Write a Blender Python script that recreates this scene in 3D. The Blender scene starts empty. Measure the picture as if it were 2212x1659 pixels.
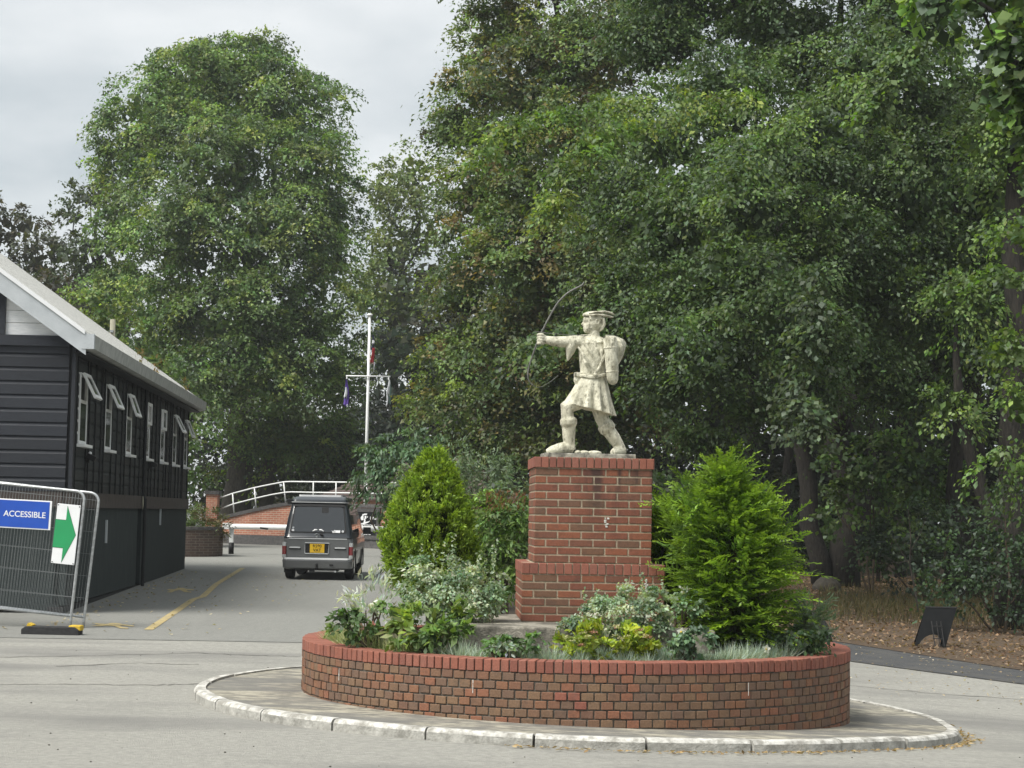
import bpy, bmesh, math, random
import numpy as np
from mathutils import Vector, Matrix
random.seed(7); RNG = np.random.default_rng(11)
R = math.radians
scene = bpy.context.scene
C = scene.collection

# ------------------------------------------------------------------ camera
F, HOR, ROLL, ZC = 4045.0, 1110.0, R(1.1), 1.8        # focal length and horizon row, in a 2212 px wide frame
PIT = math.atan((HOR - 829.5) / F)
cd = bpy.data.cameras.new('camera'); cam = bpy.data.objects.new('camera', cd); C.objects.link(cam)
cd.sensor_width = 36; cd.lens = F / 2212 * 36; cd.clip_start = 0.1; cd.clip_end = 3000
CM = Matrix.Rotation(math.pi / 2 + PIT, 3, 'X') @ Matrix.Rotation(ROLL, 3, 'Z')
cam.matrix_world = Matrix.Translation((0, 0, ZC)) @ CM.to_4x4()
scene.camera = cam
# ------------------------------------------------------------------ sky, sun, exposure
SUN_TO = Vector((-0.70, -0.52, 1.22)).normalized()
w = bpy.data.worlds.new('World'); scene.world = w; w.use_nodes = True
nt = w.node_tree; nt.nodes.clear()
def nd(nt, t, **k):
    n = nt.nodes.new(t)
    for a, b in k.items():
        if a in n.inputs: n.inputs[a].default_value = b
        else: setattr(n, a, b)
    return n
out = nd(nt, 'ShaderNodeOutputWorld'); bg = nd(nt, 'ShaderNodeBackground', Strength=1.0)
sky = nd(nt, 'ShaderNodeTexSky', sky_type='NISHITA', sun_disc=False)
sky.sun_elevation = math.asin(SUN_TO.z); sky.sun_rotation = math.atan2(SUN_TO.x, SUN_TO.y)
tc = nd(nt, 'ShaderNodeTexCoord'); sep = nd(nt, 'ShaderNodeSeparateXYZ')
nt.links.new(tc.outputs['Generated'], sep.inputs[0])
zz = nd(nt, 'ShaderNodeMath', operation='ADD'); zz.inputs[1].default_value = 0.22
nt.links.new(sep.outputs['Z'], zz.inputs[0])
ab = nd(nt, 'ShaderNodeMath', operation='MAXIMUM'); ab.inputs[1].default_value = 0.08; nt.links.new(zz.outputs[0], ab.inputs[0])
cx = nd(nt, 'ShaderNodeMath', operation='DIVIDE'); cy = nd(nt, 'ShaderNodeMath', operation='DIVIDE')
for n, s in ((cx, 'X'), (cy, 'Y')):
    nt.links.new(sep.outputs[s], n.inputs[0]); nt.links.new(ab.outputs[0], n.inputs[1])
cmb = nd(nt, 'ShaderNodeCombineXYZ'); nt.links.new(cx.outputs[0], cmb.inputs[0]); nt.links.new(cy.outputs[0], cmb.inputs[1])
nz = nd(nt, 'ShaderNodeTexNoise', Scale=1.9, Detail=6.0, Roughness=0.5)
nt.links.new(cmb.outputs[0], nz.inputs['Vector'])
rp = nd(nt, 'ShaderNodeValToRGB')
rp.color_ramp.elements[0].position = 0.36; rp.color_ramp.elements[0].color = (0.162, 0.177, 0.185, 1)
rp.color_ramp.elements[1].position = 0.62; rp.color_ramp.elements[1].color = (0.25, 0.257, 0.259, 1)
nt.links.new(nz.outputs['Fac'], rp.inputs[0])
sm = nd(nt, 'ShaderNodeMixRGB', blend_type='MULTIPLY'); sm.inputs[0].default_value = 1; sm.inputs[2].default_value = (0.04, 0.04, 0.04, 1)
nt.links.new(sky.outputs[0], sm.inputs[1])
mx = nd(nt, 'ShaderNodeMixRGB'); mx.inputs[0].default_value = 0.93
nt.links.new(sm.outputs[0], mx.inputs[1]); nt.links.new(rp.outputs[0], mx.inputs[2])
nt.links.new(mx.outputs[0], bg.inputs[0]); nt.links.new(bg.outputs[0], out.inputs[0])
sd = bpy.data.lights.new('sun', 'SUN'); sd.energy = 1.5; sd.angle = R(32); sd.color = (1.0, 0.965, 0.90)
so = bpy.data.objects.new('sun', sd); C.objects.link(so)
so.rotation_euler = SUN_TO.to_track_quat('Z', 'Y').to_euler(); so.location = (-20, -10, 40)
vs = scene.view_settings; vs.view_transform = 'Standard'; vs.look = 'None'; vs.gamma = 1; vs.exposure = 1.9
scene.cycles.max_bounces = 7; scene.cycles.diffuse_bounces = 4; scene.cycles.transmission_bounces = 4
scene.cycles.glossy_bounces = 3; scene.cycles.caustics_reflective = False; scene.cycles.caustics_refractive = False

# ------------------------------------------------------------------ places: photo pixel -> world
def ray(X, Y):
    v = CM @ Vector(((X - 1106) / F, -(Y - 829.5) / F, -1)); return v / v.y
def softp(a, k): return k * math.log1p(math.exp(min(50, a / k)))
def sstep(a, b, t):
    t = min(1, max(0, (t - a) / (b - a))); return t * t * (3 - 2 * t)
def ground(x, y):
    b = 0.02 + 0.025 * sstep(14.5, 18.5, y) - 0.012 * sstep(26, 40, y)
    return -b * softp(min(x, 14) + 1.3, .6) + 0.010 * softp(min(y, 95) - 24, 2.)
def on(X, Y):
    v = ray(X, Y); d = 20.
    for i in range(70): d = .5 * d + .5 * (ground(v.x * d, d) - ZC) / v.z
    return Vector((v.x * d, d, ground(v.x * d, d)))
def at(X, Y, d):
    v = ray(X, Y); return Vector((v.x * d, d, ZC + v.z * d))
def gp(x, y, dz=0.): return Vector((x, y, ground(x, y) + dz))

# ------------------------------------------------------------------ materials
MATS = {}
def pm(name, c1, c2=None, scale=8., rough=.8, bump=0., bscale=60., metal=0., rnd=0., spec=.35, coord='Object',
       detail=6., pos=(.35, .65), c3=None, scale3=2., amt3=.5, pos3=(.45, .7), coat=0., stretch=None, stretch3=None, nrough=.6):
    """procedural surface: two colours mixed by noise, an optional broad third, per-object variation and a bump"""
    m = bpy.data.materials.new(name); m.use_nodes = True; t = m.node_tree; t.nodes.clear()
    o = nd(t, 'ShaderNodeOutputMaterial'); b = nd(t, 'ShaderNodeBsdfPrincipled', Roughness=rough, Metallic=metal)
    b.inputs['Specular IOR Level'].default_value = spec; b.inputs['Coat Weight'].default_value = coat
    t.links.new(b.outputs[0], o.inputs[0])
    tcn = nd(t, 'ShaderNodeTexCoord'); vec = tcn.outputs[coord]
    if stretch:
        mp = nd(t, 'ShaderNodeMapping'); mp.inputs['Scale'].default_value = stretch; t.links.new(vec, mp.inputs[0]); vec = mp.outputs[0]
    c2 = c2 or tuple(min(1, k * .72) for k in c1)
    n1 = nd(t, 'ShaderNodeTexNoise', Scale=scale, Detail=detail, Roughness=nrough); t.links.new(vec, n1.inputs['Vector'])
    r1 = nd(t, 'ShaderNodeValToRGB'); e = r1.color_ramp.elements
    e[0].position, e[1].position = pos; e[0].color = (*c2, 1); e[1].color = (*c1, 1)
    t.links.new(n1.outputs['Fac'], r1.inputs[0]); col = r1.outputs[0]
    if c3:
        n3 = nd(t, 'ShaderNodeTexNoise', Scale=scale3, Detail=6., Roughness=.65); v3 = vec
        if stretch3: m3_ = nd(t, 'ShaderNodeMapping'); m3_.inputs['Scale'].default_value = stretch3; t.links.new(vec, m3_.inputs[0]); v3 = m3_.outputs[0]
        t.links.new(v3, n3.inputs['Vector'])
        r3 = nd(t, 'ShaderNodeValToRGB'); e = r3.color_ramp.elements
        e[0].position, e[1].position = pos3; e[0].color = (0, 0, 0, 1); e[1].color = (amt3,) * 3 + (1,)
        t.links.new(n3.outputs['Fac'], r3.inputs[0])
        mm = nd(t, 'ShaderNodeMixRGB'); mm.inputs[2].default_value = (*c3, 1)
        t.links.new(r3.outputs[0], mm.inputs[0]); t.links.new(col, mm.inputs[1]); col = mm.outputs[0]
    if rnd:
        oi = nd(t, 'ShaderNodeObjectInfo'); mr = nd(t, 'ShaderNodeMapRange'); mr.inputs[3].default_value = 1 - rnd; mr.inputs[4].default_value = 1 + rnd
        t.links.new(oi.outputs['Random'], mr.inputs[0])
        vm = nd(t, 'ShaderNodeVectorMath', operation='SCALE'); t.links.new(col, vm.inputs[0]); t.links.new(mr.outputs[0], vm.inputs['Scale']); col = vm.outputs[0]
    t.links.new(col, b.inputs['Base Color'])
    if bump:
        nb = nd(t, 'ShaderNodeTexNoise', Scale=bscale, Detail=5., Roughness=.65); t.links.new(vec, nb.inputs['Vector'])
        bp = nd(t, 'ShaderNodeBump', Strength=min(1., bump), Distance=.02); t.links.new(nb.outputs['Fac'], bp.inputs['Height'])
        t.links.new(bp.outputs[0], b.inputs['Normal'])
    MATS[name] = m; return m

def brickmat(name, ramp, stain=(.05, .045, .04), rough=.85, streak=False, per_face=False):
    """fired brick: each brick takes its own colour from the ramp, plus grain and smudges"""
    m = bpy.data.materials.new(name); m.use_nodes = True; t = m.node_tree; t.nodes.clear()
    o = nd(t, 'ShaderNodeOutputMaterial'); b = nd(t, 'ShaderNodeBsdfPrincipled', Roughness=rough); b.inputs['Specular IOR Level'].default_value = .25
    t.links.new(b.outputs[0], o.inputs[0])
    oi = nd(t, 'ShaderNodeAttribute', attribute_name='rnd') if per_face else nd(t, 'ShaderNodeObjectInfo'); rr = nd(t, 'ShaderNodeValToRGB'); els = rr.color_ramp.elements; rr.color_ramp.interpolation = 'CONSTANT'
    while len(els) < len(ramp): els.new(.5)
    for i, c in enumerate(ramp): els[i].position = i / len(ramp); els[i].color = (*c, 1)
    t.links.new(oi.outputs['Fac' if per_face else 'Random'], rr.inputs[0])
    g = nd(t, 'ShaderNodeNewGeometry')
    n1 = nd(t, 'ShaderNodeTexNoise', Scale=70., Detail=6., Roughness=.7); t.links.new(g.outputs['Position'], n1.inputs['Vector'])
    r1 = nd(t, 'ShaderNodeMapRange'); r1.inputs[1].default_value = .3; r1.inputs[2].default_value = .7; r1.inputs[3].default_value = .72; r1.inputs[4].default_value = 1.2
    t.links.new(n1.outputs['Fac'], r1.inputs[0])
    vm = nd(t, 'ShaderNodeVectorMath', operation='SCALE'); t.links.new(rr.outputs[0], vm.inputs[0]); t.links.new(r1.outputs[0], vm.inputs['Scale'])
    n2 = nd(t, 'ShaderNodeTexNoise', Scale=9., Detail=7., Roughness=.7); t.links.new(g.outputs['Position'], n2.inputs['Vector'])
    r2 = nd(t, 'ShaderNodeMapRange'); r2.inputs[1].default_value = .52; r2.inputs[2].default_value = .75; r2.inputs[4].default_value = .55
    t.links.new(n2.outputs['Fac'], r2.inputs[0])
    mm = nd(t, 'ShaderNodeMixRGB'); mm.inputs[2].default_value = (*stain, 1); t.links.new(r2.outputs[0], mm.inputs[0]); t.links.new(vm.outputs[0], mm.inputs[1])
    fin = mm.outputs[0]
    if streak:                                         # soot-dark runs below the statue's feet
        mp = nd(t, 'ShaderNodeMapping'); mp.inputs['Scale'].default_value = (9, 9, .9); t.links.new(g.outputs['Position'], mp.inputs[0])
        n3 = nd(t, 'ShaderNodeTexNoise', Scale=1., Detail=5., Roughness=.6); t.links.new(mp.outputs[0], n3.inputs['Vector'])
        r3 = nd(t, 'ShaderNodeMapRange'); r3.inputs[1].default_value = .46; r3.inputs[2].default_value = .62; t.links.new(n3.outputs['Fac'], r3.inputs[0])
        sz = nd(t, 'ShaderNodeSeparateXYZ'); t.links.new(g.outputs['Position'], sz.inputs[0])
        rz_ = nd(t, 'ShaderNodeMapRange'); rz_.inputs[1].default_value = 1.55; rz_.inputs[2].default_value = 2.15; rz_.inputs[4].default_value = .8; t.links.new(sz.outputs['Z'], rz_.inputs[0])
        rx_ = nd(t, 'ShaderNodeMapRange'); rx_.inputs[1].default_value = .55; rx_.inputs[2].default_value = .78; t.links.new(sz.outputs['X'], rx_.inputs[0])
        m1 = nd(t, 'ShaderNodeMath', operation='MULTIPLY'); m2 = nd(t, 'ShaderNodeMath', operation='MULTIPLY'); t.links.new(r3.outputs[0], m1.inputs[0]); t.links.new(rz_.outputs[0], m1.inputs[1]); t.links.new(m1.outputs[0], m2.inputs[0]); t.links.new(rx_.outputs[0], m2.inputs[1])
        m3 = nd(t, 'ShaderNodeMixRGB'); m3.inputs[2].default_value = (.035, .027, .026, 1); t.links.new(m2.outputs[0], m3.inputs[0]); t.links.new(fin, m3.inputs[1]); fin = m3.outputs[0]
    t.links.new(fin, b.inputs['Base Color'])
    bp = nd(t, 'ShaderNodeBump', Strength=.5, Distance=.004); t.links.new(n1.outputs['Fac'], bp.inputs['Height']); t.links.new(bp.outputs[0], b.inputs['Normal'])
    MATS[name] = m; return m

def leafmat(name, gloss=.08, trans=.3, rough=.45):
    m = bpy.data.materials.new(name); m.use_nodes = True; t = m.node_tree; t.nodes.clear()
    o = nd(t, 'ShaderNodeOutputMaterial'); a = nd(t, 'ShaderNodeAttribute', attribute_name='Col')
    d = nd(t, 'ShaderNodeBsdfDiffuse'); tr = nd(t, 'ShaderNodeBsdfTranslucent'); gl = nd(t, 'ShaderNodeBsdfGlossy', Roughness=rough)
    gl.inputs[0].default_value = (.9, .95, 1, 1)
    tm = nd(t, 'ShaderNodeMixRGB', blend_type='MULTIPLY'); tm.inputs[0].default_value = 1; tm.inputs[2].default_value = (1.25, 1.3, .55, 1)
    t.links.new(a.outputs['Color'], d.inputs[0]); t.links.new(a.outputs['Color'], tm.inputs[1]); t.links.new(tm.outputs[0], tr.inputs[0])
    m1 = nd(t, 'ShaderNodeMixShader'); m1.inputs[0].default_value = trans; t.links.new(d.outputs[0], m1.inputs[1]); t.links.new(tr.outputs[0], m1.inputs[2])
    m2 = nd(t, 'ShaderNodeMixShader'); m2.inputs[0].default_value = gloss; t.links.new(m1.outputs[0], m2.inputs[1]); t.links.new(gl.outputs[0], m2.inputs[2])
    t.links.new(m2.outputs[0], o.inputs[0]); MATS[name] = m; return m

leafmat('leaf', .03, .42, .55); leafmat('leaf_matte', .01, .28); leafmat('needle', .015, .32)
pm('asphalt_pale', (.40, .392, .352), (.215, .212, .194), 13., .92, 1., 70., c3=(.195, .192, .18), scale3=.45, amt3=.9, detail=12., pos=(.30, .68), nrough=.82, stretch3=(.45, 1.3, 1), pos3=(.45, .68))
pm('asphalt_road', (.285, .286, .262), (.18, .181, .17), 13., .9, 1., 70., c3=(.20, .20, .188), scale3=.4, amt3=.6, detail=12., pos=(.30, .68), nrough=.82, stretch3=(1.6, .25, 1))
pm('asphalt_dark', (.092, .094, .097), (.046, .048, .051), 16., .95, 1., 70., c3=(.13, .122, .105), scale3=2.2, amt3=.55, detail=12., nrough=.8)
pm('paving_mat', (.50, .465, .37), (.215, .205, .175), 6., .95, 1., 45., c3=(.185, .182, .17), scale3=.55, amt3=.85, detail=11., stretch=(1, 2.6, 1), pos=(.42, .60), pos3=(.46, .56))
pm('kerb_paint', (.60, .59, .55), (.33, .32, .285), 14., .85, .6, 60., pos=(.40, .56), detail=10., c3=(.22, .21, .185), scale3=4., amt3=.8, pos3=(.47, .62))
pm('kerb_face', (.52, .51, .47), (.24, .235, .21), 7., .9, .7, 50., pos=(.38, .66), detail=11., nrough=.75)
pm('soil', (.07, .055, .04), (.03, .024, .018), 20., .95, .9, 50.)
pm('earth', (.085, .075, .045), (.045, .045, .025), 3., .95, .8, 30.)
pm('litter_floor', (.12, .082, .05), (.045, .032, .022), 14., .95, .9, 30.)
pm('mortar', (.44, .37, .27), (.28, .23, .165), 30., .95, .5, 90.)
pm('mortar_dark', (.13, .115, .095), (.06, .055, .048), 30., .95, .5, 90., c3=(.30, .27, .22), scale3=5., amt3=.5)
brickmat('brick_header', [(0.187, 0.108, 0.069), (0.221, 0.113, 0.067), (0.163, 0.104, 0.073), (0.190, 0.121, 0.077), (0.241, 0.110, 0.067), (0.177, 0.110, 0.070), (0.156, 0.100, 0.071), (0.204, 0.128, 0.078), (0.170, 0.096, 0.066), (0.197, 0.103, 0.065)])
brickmat('brick_header_joined', [(0.187, 0.108, 0.069), (0.221, 0.113, 0.067), (0.163, 0.104, 0.073), (0.190, 0.121, 0.077), (0.241, 0.110, 0.067), (0.177, 0.110, 0.070), (0.156, 0.100, 0.071), (0.204, 0.128, 0.078), (0.170, 0.096, 0.066), (0.197, 0.103, 0.065)], per_face=True)
brickmat('brick_stretcher', [(.20, .078, .050), (.215, .084, .052), (.175, .078, .052), (.16, .088, .056), (.235, .09, .052), (.185, .072, .048), (.155, .085, .056), (.205, .078, .049)], streak=True)
brickmat('brick_stretcher_joined', [(.20, .078, .050), (.215, .084, .052), (.175, .078, .052), (.16, .088, .056), (.235, .09, .052), (.185, .072, .048), (.155, .085, .056), (.205, .078, .049)], per_face=True)
brickmat('brick_red', [(.255, .098, .068), (.235, .09, .064), (.275, .108, .076), (.215, .084, .062), (.25, .104, .076)], stain=(.14, .08, .062))
pm('concrete', (.40, .37, .31), (.22, .205, .17), 30., .95, .9, 70., c3=(.07, .066, .055), scale3=2.6, amt3=.85, pos3=(.44, .6))
pm('statue_stone', (.66, .64, .51), (.37, .355, .265), 14., .9, 1., 55., c3=(.11, .105, .07), scale3=26., amt3=.75, pos3=(.52, .66), pos=(.34, .56), detail=10., stretch=(1, 1, .55))
pm('statue_base', (.42, .41, .35), (.06, .058, .052), 12., .9, .6, 60., detail=8.)
pm('bow_iron', (.15, .15, .135), (.07, .07, .065), 30., .45)
pm('timber_black', (.017, .021, .030), (.010, .0125, .019), 9., .55, .4, 40., rnd=.22, spec=.4, stretch=(1, 1, 8))
pm('timber_side', (.024, .028, .030), (.012, .015, .016), 9., .6, .4, 40., rnd=.25, spec=.35, stretch=(8, 1, 8))
pm('batten_black', (.009, .0105, .012), (.006, .007, .008), 12., .6, .3, 40., rnd=.2)
pm('timber_white', (.88, .89, .90), (.74, .76, .78), 7., .6, .3, 40., rnd=.06, stretch=(1, 1, 6))
pm('fascia', (.48, .51, .53), (.40, .43, .45), 3., .55, .2, 40.)
pm('gutter', (.46, .475, .455), (.32, .335, .32), 5., .6, .3, 30.)
pm('roof_sheet', (.66, .66, .63), (.40, .40, .37), 16., .9, .7, 60., c3=(.07, .07, .06), scale3=14., amt3=.85, pos3=(.55, .62))
pm('render_green', (.027, .036, .036), (.018, .025, .026), 25., .9, .6, 50., rnd=.1, c3=(.045, .055, .052), scale3=1.5, amt3=.5, stretch=(1, 3, 1))
pm('brown_band', (.058, .045, .040), (.040, .032, .029), 8., .7, .3, 40., c3=(.11, .10, .09), scale3=7., amt3=.35, stretch=(4, 1, 1))
pm('upvc', (.88, .89, .88), (.80, .81, .80), 6., .35, rnd=.05, spec=.5)
pm('galvanised', (.55, .565, .57), (.36, .375, .38), 30., .38, .2, 60., metal=.75)
pm('wire', (.26, .275, .28), (.17, .18, .18), 40., .5, metal=.5)
pm('rubber', (.035, .035, .036), (.02, .02, .021), 20., .8, .4, 40.)
pm('yellow', (.62, .42, .03), (.45, .30, .03), 15., .6)
pm('paint_yellow', (.50, .39, .17), (.34, .28, .15), 35., .85, .5, 90., detail=9., c3=(.19, .18, .16), scale3=9., amt3=.75, pos3=(.48, .64))
pm('paint_white', (.50, .50, .47), (.3, .3, .28), 25., .85, detail=9., c3=(.18, .18, .17), scale3=7., amt3=.7)
pm('sign_blue', (.012, .075, .43), (.010, .065, .38), 4., .35, spec=.5)
pm('sign_white', (.78, .79, .80), (.72, .73, .74), 4., .35, spec=.5)
pm('sign_green', (.018, .30, .105), (.016, .27, .095), 4., .35, spec=.5)
pm('sign_edge', (.01, .12, .045), None, 4., .4)
pm('black_board', (.007, .008, .009), (.004, .005, .006), 8., .7, spec=.2)
pm('wall_brick_far', (.33, .125, .07), (.22, .075, .045), 18., .9, .4, 40.)
pm('engineering', (.105, .10, .098), (.06, .058, .058), 12., .8, .4, 40., rnd=.2)
pm('white_rail', (.80, .81, .80), (.70, .71, .70), 8., .45, spec=.5)
pm('roof_tile', (.115, .085, .075), (.06, .048, .044), 9., .85, .5, 40., rnd=.2)
pm('van_dark', (.020, .025, .032), (.017, .021, .027), 3., .30, coat=.7, spec=.5)
pm('van_grey', (.135, .140, .142), (.12, .124, .126), 3., .34, metal=.35, coat=.5, spec=.5)
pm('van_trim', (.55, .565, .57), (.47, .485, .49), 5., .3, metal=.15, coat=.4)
pm('van_black', (.010, .010, .011), (.007, .007, .008), 10., .6)
pm('glass', (.006, .008, .009), (.005, .006, .007), 4., .04, spec=1.0, coat=1.0)
pm('glass_green', (.035, .05, .032), (.010, .014, .012), 2., .05, spec=1.0)
pm('lamp_red', (.20, .008, .012), (.13, .005, .008), 20., .15, spec=.6, coat=.8)
pm('lamp_clear', (.42, .43, .43), (.25, .26, .26), 40., .15, spec=.6, coat=.8)
pm('plate_yellow', (.72, .46, .02), (.60, .37, .02), 10., .4)
pm('chrome', (.75, .77, .78), (.6, .62, .63), 8., .15, metal=.9)
pm('tyre', (.018, .018, .018), (.011, .011, .011), 25., .85)
pm('bark', (.040, .035, .029), (.014, .013, .011), 9., .95, 1., 16., stretch=(3, 3, .6), detail=9.)
pm('bark_pale', (.10, .088, .072), (.040, .035, .029), 9., .95, 1., 16., stretch=(3, 3, .5), detail=9.)
pm('pole_wood', (.33, .32, .24), (.22, .21, .16), 6., .9, .3, 30., stretch=(6, 6, .5))
pm('stone_grey', (.085, .076, .062), (.045, .04, .033), 7., .95, .8, 20.)
pm('droppings', (.78, .77, .72), (.55, .54, .50), 40., .8)
pm('water_stain', (.055, .04, .036), (.035, .028, .027), 20., .9)
pm('flag_purple', (.13, .07, .36), (.09, .05, .26), 4., .8)
pm('flag_white', (.66, .68, .70), (.52, .55, .58), 5., .8)
pm('flag_green', (.12, .20, .17), (.08, .14, .12), 5., .8)
pm('flag_red', (.42, .03, .04), (.30, .02, .03), 5., .8)
pm('flag_navy', (.02, .025, .06), None, 5., .8)
pm('twig', (.10, .075, .05), (.05, .038, .028), 20., .9)

# ------------------------------------------------------------------ mesh helpers
class MB:
    """collects shapes into one mesh"""
    def __init__(s): s.v = []; s.f = []
    def add(s, vs, fs):
        o = len(s.v); s.v += [tuple(p) for p in vs]; s.f += [tuple(i + o for i in q) for q in fs]; return s
    def box(s, c, d, m=None):
        x, y, z = [k / 2 for k in d]; vs = [Vector((a, b, e)) for a in (-x, x) for b in (-y, y) for e in (-z, z)]
        if m is not None: vs = [m @ p for p in vs]
        return s.add([p + Vector(c) for p in vs], [(0, 1, 3, 2), (4, 6, 7, 5), (0, 4, 5, 1), (2, 3, 7, 6), (0, 2, 6, 4), (1, 5, 7, 3)])
    def tube(s, pts, rad, n=8, flat=None):
        """round tube through pts; rad is a number or one per point; flat=(ax, k) squashes along ax"""
        P = [Vector(p) for p in pts]; k = len(P); rad = [rad] * k if isinstance(rad, (int, float)) else rad
        vs = []; prev = None
        for i in range(k):
            t = (P[min(i + 1, k - 1)] - P[max(i - 1, 0)]).normalized()
            if prev is None: a = t.orthogonal().normalized()
            else: a = (prev - t * prev.dot(t)); a = a.normalized() if a.length > 1e-6 else t.orthogonal().normalized()
            prev = a; b = t.cross(a)
            for j in range(n):
                q = (a * math.cos(2 * math.pi * j / n) + b * math.sin(2 * math.pi * j / n)) * rad[i]
                if flat: ax = Vector(flat[0]); q = q - ax * q.dot(ax) * (1 - flat[1])
                vs.append(P[i] + q)
        fs = [(i * n + j, i * n + (j + 1) % n, (i + 1) * n + (j + 1) % n, (i + 1) * n + j) for i in range(k - 1) for j in range(n)]
        fs += [tuple(reversed(range(n))), tuple(range((k - 1) * n, k * n))]
        return s.add(vs, fs)
    def rings(s, rings, cap=True):
        """loft through rings of equal point count"""
        n = len(rings[0]); vs = [p for r in rings for p in r]
        fs = [(i * n + j, i * n + (j + 1) % n, (i + 1) * n + (j + 1) % n, (i + 1) * n + j) for i in range(len(rings) - 1) for j in range(n)]
        if cap: fs += [tuple(reversed(range(n))), tuple(range((len(rings) - 1) * n, len(rings) * n))]
        return s.add(vs, fs)
    def ball(s, c, r, n=16, k=10, m=None):
        c = Vector(c); r = (r,) * 3 if isinstance(r, (int, float)) else r; rg = []
        for i in range(k + 1):
            a = -math.pi / 2 + math.pi * (i if 0 < i < k else (.02 if i == 0 else k - .02)) / k
            ring = []
            for j in range(n):
                p = Vector((r[0] * math.cos(a) * math.cos(2 * math.pi * j / n), r[1] * math.cos(a) * math.sin(2 * math.pi * j / n), r[2] * math.sin(a)))
                ring.append(c + (m @ p if m is not None else p))
            rg.append(ring)
        return s.rings(rg)
    def prism(s, poly, ext):
        """closed 3D polygon pushed along ext"""
        P = [Vector(p) for p in poly]; n = len(P); e = Vector(ext)
        return s.add(P + [p + e for p in P], [tuple(reversed(range(n))), tuple(range(n, 2 * n))] + [(i, (i + 1) % n, n + (i + 1) % n, n + i) for i in range(n)])
    def mesh(s, name, mat, smooth=False):
        me = bpy.data.meshes.new(name); me.from_pydata(s.v, [], s.f)
        bm = bmesh.new(); bm.from_mesh(me); bmesh.ops.recalc_face_normals(bm, faces=bm.faces); bm.to_mesh(me); bm.free()
        me.materials.append(MATS[mat])
        if smooth: me.polygons.foreach_set('use_smooth', [True] * len(me.polygons))
        return me
    def build(s, name, mat, parent=None, loc=(0, 0, 0), rot=(0, 0, 0), smooth=False, bevel=0):
        return link(name, s.mesh(name, mat, smooth), parent, loc, rot, bevel)
def link(name, me, parent=None, loc=(0, 0, 0), rot=(0, 0, 0), bevel=0):
    o = bpy.data.objects.new(name, me); C.objects.link(o); o.parent = parent; o.location = loc; o.rotation_euler = rot
    if bevel:
        b = o.modifiers.new('bevel', 'BEVEL'); b.width = bevel; b.segments = 2; b.limit_method = 'ANGLE'
    return o
def tag(o, label=None, cat=None, group=None, kind=None):
    for k, v in (('label', label), ('category', cat), ('group', group), ('kind', kind)):
        if v: o[k] = v
    return o
def empty(name, label, cat, loc=(0, 0, 0), rz=0, group=None, rot=None):
    o = bpy.data.objects.new(name, None); C.objects.link(o); o.location = loc; o.rotation_euler = rot or (0, 0, rz); o.empty_display_size = .2
    return tag(o, label, cat, group)
def bevbox(dx, dy, dz, b, name, mat):
    bm = bmesh.new(); bmesh.ops.create_cube(bm, size=1); bmesh.ops.scale(bm, vec=(dx, dy, dz), verts=bm.verts)
    bmesh.ops.bevel(bm, geom=bm.edges[:], offset=b, segments=1, affect='EDGES')
    me = bpy.data.meshes.new(name); bm.to_mesh(me); bm.free(); me.materials.append(MATS[mat]); return me
def text_mesh(name, body, size, mat, depth=.002, bold=.0):
    cu = bpy.data.curves.new(name, 'FONT'); cu.body = body; cu.size = size; cu.align_x = 'CENTER'; cu.align_y = 'CENTER'; cu.extrude = depth; cu.offset = bold
    o = bpy.data.objects.new(name, cu); C.objects.link(o)
    dg = bpy.context.evaluated_depsgraph_get(); me = bpy.data.meshes.new_from_object(o.evaluated_get(dg)); bpy.data.objects.remove(o)
    me.materials.clear(); me.materials.append(MATS[mat]); return me
def face_rnd(o, per=6):
    n = len(o.data.polygons); r = np.repeat(RNG.random(n // per + 1), per)[:n]; o.data.attributes.new('rnd', 'FLOAT', 'FACE').data.foreach_set('value', r)
def smooth(o): o.data.polygons.foreach_set('use_smooth', [True] * len(o.data.polygons)); return o

# ------------------------------------------------------------------ leaves
def nrm(a): return a / np.maximum(1e-9, np.linalg.norm(a, axis=-1, keepdims=True))
def leaf_mesh(name, P, A, N, L, W, col, mat='leaf', parent=None, fold=.12, wide=.5, tri=False):
    """one object of many leaf-shaped faces: P centre, A axis, N normal, L length, W width, col per leaf"""
    n = len(P); A = nrm(A); S = nrm(np.cross(A, N)); N = np.cross(S, A); L = np.broadcast_to(L, n)[:, None]; W = np.broadcast_to(W, n)[:, None]
    V = np.empty((n, 4, 3)); V[:, 0] = P - A * L / 2; V[:, 2] = P + A * L / 2; mid = P + A * L * (wide - .5)
    V[:, 1] = mid + S * W / 2 + N * W * fold; V[:, 3] = mid - S * W / 2 + N * W * fold
    k = 4
    if tri: k = 3; V = V[:, [1, 2, 3]]; V[:, 0] -= A * L * .3; V[:, 2] -= A * L * .12
    me = bpy.data.meshes.new(name); me.vertices.add(k * n); me.vertices.foreach_set('co', V.ravel())
    me.loops.add(k * n); me.loops.foreach_set('vertex_index', np.arange(k * n, dtype=np.int32))
    me.polygons.add(n); me.polygons.foreach_set('loop_start', np.arange(0, k * n, k, dtype=np.int32)); me.polygons.foreach_set('loop_total', np.full(n, k, dtype=np.int32))
    me.update(calc_edges=True)
    at_ = me.attributes.new('Col', 'FLOAT_COLOR', 'FACE'); cc = np.ones((n, 4)); cc[:, :3] = np.clip(col, 0, 1); at_.data.foreach_set('color', cc.ravel())
    me.materials.append(MATS[mat]); return link(name, me, parent)
def palette(n, cols, jit=.18, w=None):
    cols = np.array(cols); i = RNG.choice(len(cols), n, p=w); c = cols[i]; j = RNG.choice(len(cols), n, p=w); t = RNG.random((n, 1)) * .6
    c = c * (1 - t) + cols[j] * t
    return c * (1 + jit * RNG.standard_normal((n, 1)))
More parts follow.
